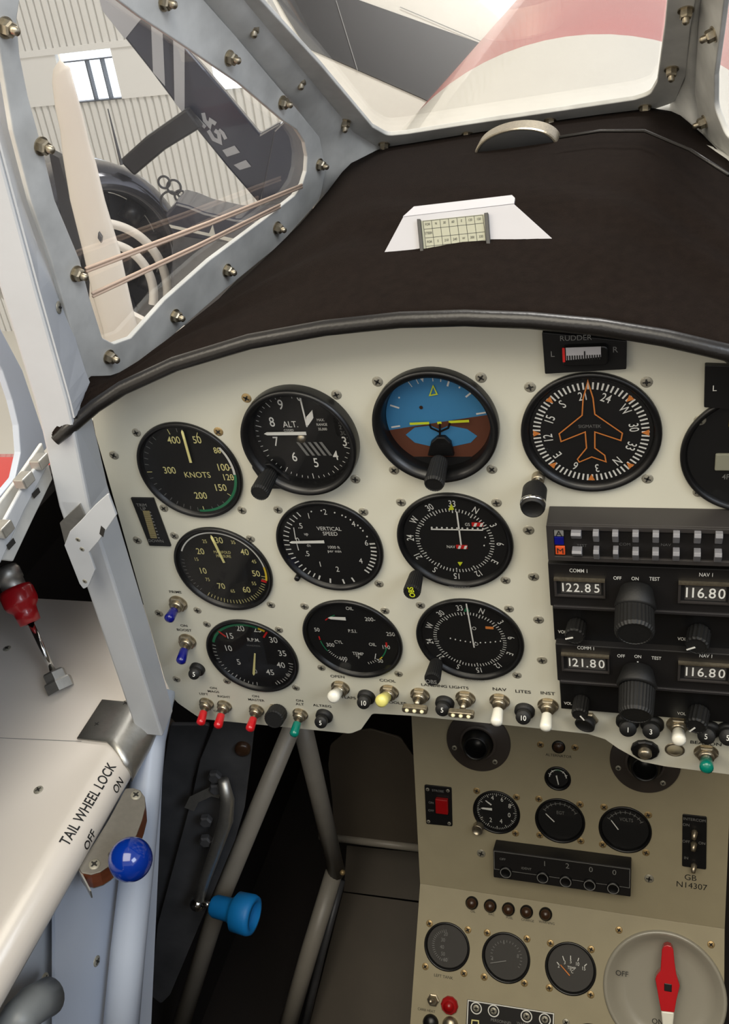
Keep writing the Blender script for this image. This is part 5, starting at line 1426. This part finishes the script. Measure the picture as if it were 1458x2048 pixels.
mb = MB(); g.ticks(mb, .0165, .019, .0006, [-120 + 12 * k for k in range(21)]); g.nums(mb, K11, [('4', 440, 380), ('6', 490, 310), ('8', 550, 370)], .0045, .9, 0); g.mark(mb, 'marking_dim'); g.needle(K11(500, 390), K11(430, 400), .0012, .001, 'marking_dim'); g.close(.0005)
g = lgauge('dial with orange needle and short white ticks, rightmost small one on the lower console', LOWL, (1090, 1192, 1882, 1992), [K11(690, 315), K11(865, 341), K11(685, 507), K11(863, 536)], 'gauge_face_grey', 'temperature_gauge', lip=.0035)
mb = MB(); [mb.strip([g.loc(K14(*p)), g.loc(K14(*q))], .0009, g.c + .0003) for p, q in (((1040, 145), (1052, 160)), ((1078, 105), (1088, 135)), ((1131, 103), (1131, 128)), ((1185, 118), (1178, 140)), ((1238, 158), (1222, 172)))]
g.nums(mb, K14, [('2', 1052, 170), ('3', 1092, 148), ('5', 1132, 142), ('10', 1175, 158), ('15', 1217, 188), ('TEMP', 1137, 185), ('°C', 1137, 208)], .0042, .9, 0); g.mark(mb)
g.needle(K14(1125, 235), K14(1062, 162), .0013, .001, 'marking_orange'); g.close(.0005)
a, b = LOWL.px(1182, 2096); g = Gauge('fuel_gauge', 'dark dial just entering the view at the bottom edge', LOWL, a, b, .026, [K11(757, 655)], rise=.002, fc=-.004, lip=.004, sscale=1.35); g.close(.0005)
# fuel selector
a, b = LOWL.px(1328, 1985); f = LOWL.sub(a, b, 0); RS = .0665
t = thing('fuel_selector', 'large grey dished fuel selector with red pointer handle', 'selector', f)
ob('dish', MB().sh().lathe([(RS, 0), (RS * 1.0, .002), (RS * .97, .004), (RS * .93, .003), (RS * .84, -.006), (RS * .72, -.010), (RS * .62, -.0105), (.0003, -.0105)], 64), 'selector_dome', t)
hc = .018
hp = [K15(*p) for p in [(755, 520), (775, 485), (810, 472), (850, 485), (875, 520), (885, 640), (905, 780), (942, 900), (905, 1060), (885, 1180), (745, 1165), (718, 1020), (685, 830), (700, 790), (740, 740), (748, 620)]]
ob('red_handle', MB().prism(rnd([f.px(*p, hc) for p in hp], .001), .004, hc), 'cap_red', t, bev=.0018)
ob('white_grip', MB().prism([f.px(*p, hc - .001) for p in [K15(745, 1165), K15(885, 1180), K15(860, 1420), K15(770, 1410)]], .004, hc - .001), 'cap_white', t, bev=.0015)
a, b = f.px(*K15(818, 918), hc); ob('set_screw', MB().box(a - .004, a + .004, b - .004, b + .004, hc - .001, hc + .0008), 'bezel_black', t, bev=.0005)
ob('hub', MB().sh().lathe([(.014, -.0105), (.014, .004)], 32, Fr((a, b, 0), (1, 0, 0), (0, 1, 0))), 'selector_dome', t)
mb = MB(); mb.text('OFF', *f.px(*K15(335, 770), -.004), -.0035, .006); mb.text('ON', *f.px(*K15(710, 1275), -.0105), -.0100, .006); ob('dish_lettering', mb, 'marking_black', t)
# placard and small controls at the bottom
t, f = plate('warning_placard', 'dark placard with white border and four screws at the bottom edge', LOWL, [K14(445, 395), K14(1022, 485), K14(1022, 700), K14(430, 690)], 0, .0012, 'radio_black')
mb = MB(); P = [f.px(*K14(*p), .0012) for p in [(452, 400), (1018, 489), (1012, 680), (440, 680)]]; mb.strip(P, .0012, .0012, closed=True); ob('white_border', mb, 'marking_white', t)
for p in ((505, 452), (620, 470), (838, 505), (960, 527)):
    a, b = f.px(*K14(*p), .0012); ro = ob('ringed_screw', MB().strip(circ(a, b, .0062, 28), .0012, .0012, closed=True), 'marking_white', t); s_ = screw(t, f, f, a, b, .0012, 1.3)
mb = MB(); mb.text('PERSONNEL', *f.px(*K14(672, 540), .0012), .0016, .0034, rad(0)); mb.text('WARNING', *f.px(*K14(830, 558), .0012), .0016, .0030); ob('placard_lettering', mb, 'marking_dim', t)
mb = MB(); P = [f.px(*K14(*p), .0012) for p in [(478, 530), (520, 535), (522, 600), (470, 600)]]; mb.strip(P, .0014, .0014, closed=True); ob('square_symbol', mb, 'marking_cream', t)
a, b = LOWL.px(*K14(222, 395)); f = LOWL.sub(a, b, 0); t = thing('toggle_switch', 'bare metal toggle switch at the bottom left of the lower console', 'switch', f)
ob('hex_nut', MB().lathe([(.0075, 0), (.0075, .0025), (.006, .003), (.005, .006)], 6), 'nut_metal', t); ob('lever', MB().sh().tube([(0, 0, .004), (0, .004, .018), (0, .0045, .0185)], [.002, .0032, .0005], 12), 'nut_metal', t)
ob('placard_lettering', MB().text('CARB HEAT', *f.px(*K14(175, 465)), .0003, .003), 'marking_black', t)
a, b = LOWL.px(*K14(330, 430)); f = LOWL.sub(a, b, 0); t = thing('push_button', 'red round push button beside the bare toggle on the lower console', 'push button', f)
ob('collar', MB().lathe([(.0105, 0), (.0105, .003), (.009, .005)], 10), 'lens_red', t); ob('button_cap', MB().sh().lathe([(.006, .004), (.006, .009), (.0003, .010)], 24), 'lens_red', t)
for lab, p in (('small round black button below the bare toggle at the bottom edge', (205, 545)), ('small metal nut below the red button at the bottom edge', (335, 560))):
    a, b = LOWL.px(*K14(*p)); f = LOWL.sub(a, b, 0); t = thing('push_button', lab, 'push button', f)
    ob('collar', MB().sh().lathe([(.0095, 0), (.0095, .003), (.007, .007), (.0003, .008)], 24), 'bezel_black' if 'black' in lab else 'nut_metal', t)

# ---------------------------------------------------------------- left shelf and its fittings
xe = -.2175; rs = .020; lipz = SHELF_Z


def shelfprof(off=0.0, drop=-.075, n=12):
    P = []
    for k in range(n + 1):
        a = PI / 2 - (PI / 2) * 1.35 * k / n
        P.append((xe - rs + (rs + off) * math.cos(a), SHELF_Z - rs + (rs + off) * math.sin(a)))
    return P


pr_ = shelfprof()
ring = [(-.62, SHELF_Z)] + pr_ + [(pr_[-1][0] - .01, pr_[-1][1] - .002), (-.25, SHELF_Z - .02), (-.62, SHELF_Z - .02)]
sfr = Fr((0, 0, 0), (1, 0, 0), (0, 0, 1))       # c axis is -y
shf = thing('side_shelf', 'white painted side shelf with rounded inner edge lettered TAIL WHEEL LOCK', 'shelf', WORLD)
mb = MB().sh(False); n = len(ring); ys = [-.75, -.05, .10]
V = [(p[0], y, p[1]) for y in ys for p in ring]
mb.add(V, [(j * n + k, j * n + (k + 1) % n, (j + 1) * n + (k + 1) % n, (j + 1) * n + k) for j in range(2) for k in range(n)] + [list(range(n))[::-1], list(range(2 * n, 3 * n))])
mb.sm = [True if (k % n) in range(0, 13) else False for k in range(2 * n)] + [False, False]
so = ob('shelf_skin', mb, 'console_white', shf)
so.modifiers.new('ws', 'WEIGHTED_NORMAL')
ta = rad(60)      # tangent patch of the rolled edge
def rollfr(deg, y):
    a = rad(deg); return Fr((xe - rs + rs * math.cos(a), y, SHELF_Z - rs + rs * math.sin(a)), (0, 1, 0), (-math.sin(a), 0, math.cos(a)))


def rolltext(st, P0, P1, size):
    """text along the shelf between two image points, wrapped to the rolled edge"""
    V, F = glyphs(st, 'CENTER', .014)
    bm = bmesh.new(); vs = [bm.verts.new((x, y, 0)) for x, y in V]
    for f_ in F:
        try: bm.faces.new([vs[i] for i in f_])
        except ValueError: pass
    bmesh.ops.triangulate(bm, faces=bm.faces[:])
    for _ in range(3):
        long_ = [e for e in bm.edges if e.calc_length() > .18]
        if long_: bmesh.ops.subdivide_edges(bm, edges=long_, cuts=1); bmesh.ops.triangulate(bm, faces=bm.faces[:])
    bm.verts.index_update(); V = [(v.co.x, v.co.y) for v in bm.verts]; F = [[v.index for v in f_.verts] for f_ in bm.faces]; bm.free()
    # find surface coordinate (y, s) for both ends; s = distance over the roll from its start
    def surf(p):
        best = None
        for k in range(0, 61):
            a = PI / 2 - k / 60 * PI * .6
            f = rollfr(math.degrees(a), 0); q = f.px(*p)
            if best is None or abs(q[1]) < best[0]: best = (abs(q[1]), q[0], (PI / 2 - a) * rs)
        q = Fr((xe - rs, 0, SHELF_Z), (0, 1, 0), (-1, 0, 0)).px(*p)
        if q[1] > 0: return (q[0], -q[1])
        return (best[1], best[2])
    A = Vector(surf(P0)); B = Vector(surf(P1)); L_ = (B - A).length; u = (B - A).normalized(); v = Vector((u.y, -u.x)) * (1 if True else 1)
    wdt = max(x for x, _ in V) - min(x for x, _ in V); x0 = min(x for x, _ in V); k = L_ / wdt
    if v.y > 0: v = -v
    P = []
    for x, y in V:
        q = A + u * (x - x0) * k + v * y * size
        s = q.y; yy = q.x; e = .0004
        if s < 0: P.append((xe - rs + s, yy, SHELF_Z + e))
        else:
            a = PI / 2 - s / rs; P.append((xe - rs + (rs + e) * math.cos(a), yy, SHELF_Z - rs + (rs + e) * math.sin(a)))
    return MB().add(P, F)


ob('shelf_lettering', rolltext('TAIL WHEEL LOCK', K8(340, 1090), K8(598, 660), .0085), 'marking_black', shf)
ob('shelf_lettering', rolltext('ON', K8(610, 808), K8(648, 745), .0080), 'marking_black', shf)
ob('shelf_lettering', rolltext('OFF', K8(455, 1115), K8(500, 1020), .0080), 'marking_black', shf)
for p in ((14, 1297), (77, 1580), (600, 0)):
    if p[0] < 500: a, b = SHELF.px(*p); screw(shf, WORLD, SHELF, a, b, 0, 1.3)
mb = MB(); S0 = SHELF.px(0, 1476); S1 = SHELF.px(163, 1483); mb.strip([S0, S1], .0006, .0, .0002); o = ob('shelf_seam', mb, 'marking_dim', shf); o.location.z = SHELF_Z
# aluminium strap where the post meets the shelf
y0 = SHELF.px(*K8(415, 535))[1]; x0 = SHELF.px(*K8(415, 535))[0]; y1 = y0 + .045
Q = [(x0, SHELF_Z + .0015)] + shelfprof(.0015, n=12)
mb = MB().sh(); n = len(Q)
rowsY = []
for j in range(9):
    t_ = j / 8
    for k, q in enumerate(Q): rowsY.append((q[0], (y0 - .012 * min(1, max(0, k - 1) / 6)) * (1 - t_) + y1 * t_, q[1]))
mb.add(rowsY, [(j * n + k, j * n + k + 1, (j + 1) * n + k + 1, (j + 1) * n + k) for j in range(8) for k in range(n - 1)])
o = ob('edge_strap', mb, 'brushed_aluminium'); tag(o, 'brushed aluminium strap wrapped over the shelf edge at the foot of the post', 'strap'); o.modifiers.new('solid', 'SOLIDIFY').thickness = -.0012
o2 = o
a, b = SHELF.px(*K8(518, 452), .0015); screw(o2, WORLD, SHELF, a, b, .0018, 1.3)
a, b = SHELF.px(*K8(672, 340), .0015); screw(o2, WORLD, SHELF, a, b, .0018, 1.3)
# red knob on an inclined rod through a hex fitting
BP = at(*K8(315, 235), z=SHELF_Z + .004); KP = at(60, 1243, z=SHELF_Z + .052)
kd = (KP - BP).normalized(); KF = Fr(BP, Vector((1, 0, 0)) - kd * kd.x, kd.cross(Vector((1, 0, 0)) - kd * kd.x)); KL = (KP - BP).length
t = thing('plunger_handle', 'red T-shaped plunger knob on a steel rod rising from a hex fitting', 'lever', KF)
fo = ob('hex_fitting', MB().lathe([(.0135, -.006), (.0135, .003), (.0125, .0045)], 6), 'brushed_aluminium', t)
ob('gland_nut', MB().lathe([(.0105, .0045), (.0105, .012), (.009, .0135), (.0045, .0135)], 6), 'brushed_aluminium', t)
ob('rod', MB().sh().tube([(0, 0, .01), (0, 0, KL)], .0028, 16), 'chrome', t)
ob('red_grip', MB().sh().lathe([(.004, KL - .002), (.0098, KL - .001), (.0106, KL + .008), (.0112, KL + .012), (.0148, KL + .016), (.0160, KL + .020), (.0160, KL + .030), (.0146, KL + .034), (.006, KL + .035)], 40), 'knob_red', t)
ob('steel_cap', MB().sh().lathe([(.0112, KL + .032), (.0112, KL + .042), (.0122, KL + .0425), (.0122, KL + .052), (.0105, KL + .056), (.0003, KL + .057)], 32), 'brushed_aluminium', t)
# tail wheel lock quadrant: two aluminium cheeks, brown block, lever with blue ball
QF = Fr(at(*K8(690, 1010), x=-.205), (0, -1, 0), (0, 0, 1))
QD = at(*K8(690, 1010), x=-.212)
QF = Fr((-.2, -.15, -.223), Vector((0, -1, 0)), Vector((1, 0, -.25)))
t = thing('tail_wheel_lock', 'tail wheel lock quadrant of brown block between aluminium plates with blue ball lever', 'lever', QF)
CR5 = lambda x, y: (60 + x / 5.4, 1540 + y / 5.4)
pl0 = [CR5(*p) for p in [(1030, 200), (1120, 195), (1190, 220), (1240, 290), (1245, 400), (1210, 540), (1150, 700), (1050, 850), (850, 1040), (760, 1100), (660, 1130), (560, 1110), (520, 1050), (700, 780), (860, 520)]]
P = rnd([QF.px(*p, 0) for p in pl0], .002)
ob('face_plate', MB().prism(P, -.0012, 0), 'aluminium_shaded', t, bev=.0003)
ob('brown_block', MB().prism([(x, y) for x, y in P], -.019, -.0012), 'micarta_brown', t)
ob('back_plate', MB().prism([(x, y) for x, y in P], -.0202, -.019), 'brushed_aluminium', t)
for p in ((1145, 272), (695, 1020)): a, b = QF.px(*CR5(*p)); screw(t, QF, QF, a, b, 0, 1.5)
mb = MB(); a, b = QF.px(*CR5(600, 1150), -.015); ob('side_clip', MB().prism([QF.px(*CR5(*p), -.004) for p in [(525, 1090), (545, 1085), (665, 1320), (650, 1325)]], -.012, -.002), 'brushed_aluminium', t)
bc = Vector(QF.px(261, 1719, .028)); BC = (bc.x, bc.y, .028)
ob('lever_arm', MB().sh().tube([(bc.x * .2, bc.y * .2 - .01, -.004), (bc.x * .7, bc.y * .7, .012), BC], .003, 12), 'chrome', t)
bdep = (QF.w(*BC) - CAM).dot(RM[2])
ob('blue_ball', MB().sh().sphere(BC, 43.5 / FPX * bdep, 40, 24), 'knob_blue', t)

# ---------------------------------------------------------------- fuselage tube and skin below the shelf
tag(ob('frame_tube', MB().sh().tube([at(*p, x=-.226) for p in ((322, 1380), (300, 1480), (278, 1700), (256, 1900), (236, 2120))], [.0135, .014, .0145, .015, .0155], 28), 'tube_blue_grey'), 'pale blue-grey frame tube running down below the post', 'tube')
SK = Fr((-.245, 0, 0), (0, 1, 0), (0, 0, 1))
mb = MB(); mb.prism([SK.px(*p) for p in [(110, 1700), (260, 1560), (330, 1440), (300, 2100), (110, 2100)]], -.003, 0)
sk = thing('side_skin', 'grey sheet side panel with two screws below the shelf', 'panel', SK); ob('skin_sheet', mb, 'tube_blue_grey', sk)
for p in (K8(515, 1712), K8(238, 1806)): a, b = SK.px(*p); screw(sk, SK, SK, a, b, 0, 1.5)
SK2 = Fr((-.262, 0, 0), (0, 1, 0), (0, 0, 1))
tag(ob('side_skin', MB().prism([SK2.px(*p) for p in [(-100, 1850), (120, 1690), (130, 2120), (-100, 2120)]], -.003, 0), 'post_paint', fr=SK2), 'pale sheet at the lower left corner behind the tubular elbow', 'panel')
mb = MB().sh(); mb.tube([at(*K8(*p), x=-.225) for p in ((60, 2100), (110, 2010), (170, 1950), (260, 1900))], .014, 20)
tag(ob('hose_elbow', mb, 'dark_grey_plastic' if 'dark_grey_plastic' in MATS else (mat('dark_grey_plastic', (120, 124, 126), .4) and 'dark_grey_plastic')), 'grey plastic hose elbow at the bottom left corner', 'hose')

# ---------------------------------------------------------------- cockpit shell
def stru(name, mb, m): return tag(ob(name, mb, m), kind='structure')


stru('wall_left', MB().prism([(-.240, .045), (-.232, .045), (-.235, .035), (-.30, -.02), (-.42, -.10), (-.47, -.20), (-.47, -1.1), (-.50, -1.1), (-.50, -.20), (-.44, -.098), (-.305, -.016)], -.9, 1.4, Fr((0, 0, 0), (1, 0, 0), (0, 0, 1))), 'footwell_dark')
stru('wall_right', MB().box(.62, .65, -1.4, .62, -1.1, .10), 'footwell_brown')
stru('seat_light_blocker', MB().box(-.2, .42, -.95, -.85, -.75, .12).box(-.2, .42, -.85, -.46, -.72, -.62), 'footwell_brown')  # unseen seat behind the viewpoint, added to keep light out of the footwell
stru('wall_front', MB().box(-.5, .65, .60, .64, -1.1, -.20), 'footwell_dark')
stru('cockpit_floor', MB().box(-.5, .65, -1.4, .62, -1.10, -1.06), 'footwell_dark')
stru('wall_back_bulkhead', MB().box(-.5, .65, -1.40, -1.36, -1.1, -.1), 'footwell_brown')
# canopy rail and window surround at far left
RLF = Fr((-.235, 0, 0), (0, 1, 0), (0, 0, 1))
rl = thing('canopy_rail', 'grey slotted canopy rail beside the post at the left edge', 'rail', WORLD)
def band(pts0, pts1, x0, x1, m, name, parent, bev=.001):
    f = Fr((x1, 0, 0), (0, 1, 0), (0, 0, 1)); poly = [f.px(*p) for p in pts0 + pts1[::-1]]
    return ob(name, MB().prism([(y, z) for y, z in poly], 0, x0 - x1, Fr((x1, 0, 0), (0, 1, 0), (0, 0, 1))), m, parent, bev=bev)


band([(90, 905), (40, 985), (-20, 1095)], [(98, 928), (50, 1020), (3, 1123), (-20, 1170)], -.218, -.215, 'post_paint', 'inner_channel', rl)
band([(85, 885), (30, 965), (-20, 1030)], [(93, 915), (40, 1000), (-20, 1110)], -.238, -.235, 'frame_grey', 'outer_channel', rl)
band([(97, 925), (50, 1016), (2, 1120)], [(106, 958), (66, 1040), (27, 1123)], -.219, -.2165, 'frame_grey', 'lower_flange', rl)
f = Fr((-.214, 0, 0), (0, 1, 0), (0, 0, 1))
for p in ((47, 960), (79, 923), (5, 1058)):
    a, b = f.px(*p); ob('guide_block', MB().box(a - .006, a + .006, b - .004, b + .004, -.004, .005, f), 'brushed_aluminium', rl, bev=.001)
f = Fr((-.2143, 0, 0), (0, 1, 0), (0, 0, 1))
for p in ((72, 986), (22, 1088)):
    a, b = f.px(*p); ob('dark_slot', MB().box(a - .004, a + .004, b - .002, b + .002, -.0002, .0004, f), 'screw_slot', rl)
WF = Fr((-.255, 0, 0), (0, 1, 0), (0, 0, 1))
mb = MB(); poly = rnd([WF.px(*p) for p in [(-60, 520), (0, 655), (45, 740), (93, 882), (95, 895), (60, 935), (10, 1010), (-40, 1080), (-60, 1060), (5, 985), (30, 955), (41, 905), (37, 850), (25, 800), (5, 740), (-60, 610)]], .004)
mb.prism(poly, -.006, .0); tag(ob('canopy_frame', mb, 'tube_blue_grey', fr=WF, bev=.002), 'worn pale canopy window frame curving down at the left edge', 'window frame')

# ---------------------------------------------------------------- footwell contents
def rod(name, label, pts, r, m, cat='rod', n=16):
    return tag(ob(name, MB().sh().tube(pts, r, n), m), label, cat)


rod('control_rod', 'long pale tube slanting down across the dark footwell', [at(590, 1440, y=.15), at(440, 1800, y=.06), at(352, 2080, y=-.02)], [.0105, .012, .0125], 'tube_paint')
rod('control_rod', 'pale tube slanting down to the right in the dark footwell', [at(602, 1440, y=.2), at(640, 1600, y=.2), at(673, 1745, y=.2)], .0125, 'tube_paint')
rod('control_rod', 'long brownish tube running down to the bottom edge beside the floor plate', [at(668, 1745, y=.2), at(620, 1900, y=.12), at(570, 2070, y=.05)], .013, 'tube_paint')
rod('control_rod', 'thinner dark tube parallel to the floor plate edge', [at(683, 1760, y=.21), at(645, 1900, y=.14), at(605, 2070, y=.07)], .006, 'dark_metal')
FLP = Fr(at(740, 1900, y=.2), (1, 0, 0), (0, .85, .5))
tag(ob('floor_plate', MB().prism([FLP.px(*p) for p in [(686, 1785), (870, 1810), (870, 2100), (606, 2100)]], -.004, 0), 'footwell_brown', fr=FLP), 'dim brown floor plate beside the centre console', 'floor plate')
tag(ob('toe_board', MB().prism([FLP.px(*p, .0) for p in [(690, 1690), (870, 1708), (870, 1806), (684, 1782)]], -.03, -.01), 'footwell_brown', fr=FLP), 'dark toe board between rudder pedal and floor plate', 'toe board')
PED = Fr(at(745, 1580, y=.30), (1, 0, 0), (0, .35, .94))
pd = thing('rudder_pedal', 'dark rounded rudder pedal plate under the panel', 'pedal', PED)
ob('pedal_plate', MB().prism(rnd([PED.px(*p) for p in [(656, 1530), (660, 1490), (690, 1465), (740, 1458), (800, 1475), (845, 1540), (858, 1690), (668, 1672), (664, 1600)]], .012), -.004, 0), 'footwell_brown', pd, bev=.001)
ob('pedal_tube', MB().sh().tube([(PED.px(640, 1672)[0], PED.px(640, 1672)[1], 0), (PED.px(870, 1700)[0], PED.px(870, 1700)[1], 0)], .006, 12), 'tube_paint', pd)
tag(ob('cross_bracket', MB().sh().sphere(at(685, 1745, y=.19), .004, 16, 10), 'screw_brass'), 'small bright bolt head where the tubes meet', 'bolt')
# trim quadrant with blue knob
TQ = Fr(at(430, 1600, y=.02), (.25, 1, 0), (0, 0, 1))
TQ = Fr(at(400, 1650, y=.05), (1, .25, 0), (0, .2, 1))
tq = thing('control_quadrant', 'dark metal lever quadrant with pale blue knob in the left footwell', 'lever', TQ)
def tql(l, c): return [TQ.px(*p, c) for p in l]


ob('quadrant_plate', MB().prism(rnd(tql([(440, 1425), (510, 1440), (500, 1530), (488, 1620), (470, 1680), (420, 1800), (340, 1990), (322, 2008), (300, 1990), (315, 1850), (385, 1590), (400, 1520)], -.02), .004), -.026, -.02), 'dark_metal', tq, bev=.001)
ob('side_cheek', MB().prism(rnd(tql([(340, 1450), (420, 1450), (385, 1560), (380, 1600), (395, 1660), (360, 1740), (310, 1900), (290, 1900), (300, 1700)], -.03), .004), -.036, -.03), 'dark_metal', tq, bev=.001)
mb = MB().sh(); pts = tql([(447, 1560), (455, 1600), (452, 1640), (435, 1690), (410, 1760), (395, 1806)], .0)
mb.tube([(p[0], p[1], 0.0) for p in pts], [.006, .008, .0085, .0075, .0065, .0065], 16); ob('lever_arm', mb, 'brushed_aluminium', tq)
mb = MB(); pts = tql([(378, 1620), (388, 1600), (420, 1585), (440, 1590)], -.005); mb.strip(pts, .012, -.006); ob('guard_strip', mb, 'brushed_aluminium', tq)
for q in ((430, 1552, 430, 1558), (432, 1575, 425, 1580), (412, 1640, 415, 1650), (412, 1680, 415, 1690)):
    a, b = TQ.px(q[0], q[1], -.008); ob('adjusting_nut', MB().lathe([(.008, 0), (.008, .006), (.006, .008)], 6, Fr((a, b, -.01), (1, 0, 0), (0, 1, 0))), 'dark_metal', tq)
a, b = TQ.px(486, 1495, -.02); ob('pivot_bolt', MB().sh().lathe([(.009, 0), (.009, .005), (.006, .007)], 20, Fr((a, b, -.02), (1, 0, 0), (0, 1, 0))), 'lamp_dark', tq)
a, b = TQ.px(395, 1806, 0); ob('joint_ball', MB().sh().sphere((a, b, .001), .0095, 20, 12), 'chrome', tq)
A = TQ.px(400, 1806, .002); B = TQ.px(425, 1811, .005); C_ = TQ.px(508, 1832, .02)
ob('knob_shaft', MB().sh().tube([(A[0], A[1], .002), (B[0], B[1], .005)], .004, 12), 'chrome', tq)
P0 = Vector((B[0], B[1], .005)); P1 = Vector((C_[0], C_[1], .02)); dz = (P1 - P0).normalized(); up = Vector((0, 0, 1)); fx = dz.cross(up).normalized(); KF2 = Fr(P0, fx, dz.cross(fx)); L_ = (P1 - P0).length
s_ = (TQ.w(*P0) - CAM).dot(RM[2]) / FPX
ob('blue_knob', MB().sh().lathe([(18 * s_, 0), (22 * s_, L_ * .08), (23 * s_, L_ * .42), (27 * s_, L_ * .50), (38 * s_, L_ * .58), (39 * s_, L_ * .92), (36 * s_, L_), (26 * s_, L_ + .001), (24 * s_, L_ - .006), (.0003, L_ - .006)], 40), 'knob_light_blue', tq, KF2)
mb = MB(); mb.tube([at(*K9(160, 700), y=.1), at(*K9(215, 640), y=.1), at(*K9(160, 850), y=.06)], .008, 10)
tag(ob('link_lever', mb, 'dark_metal'), 'dark bent link lever deep in the left footwell', 'lever')
rod('frame_member', 'dark structural tube along the left footwell side', [at(330, 1450, y=.12), at(330, 1700, y=.12), at(335, 2080, y=.12)], .012, 'footwell_brown')
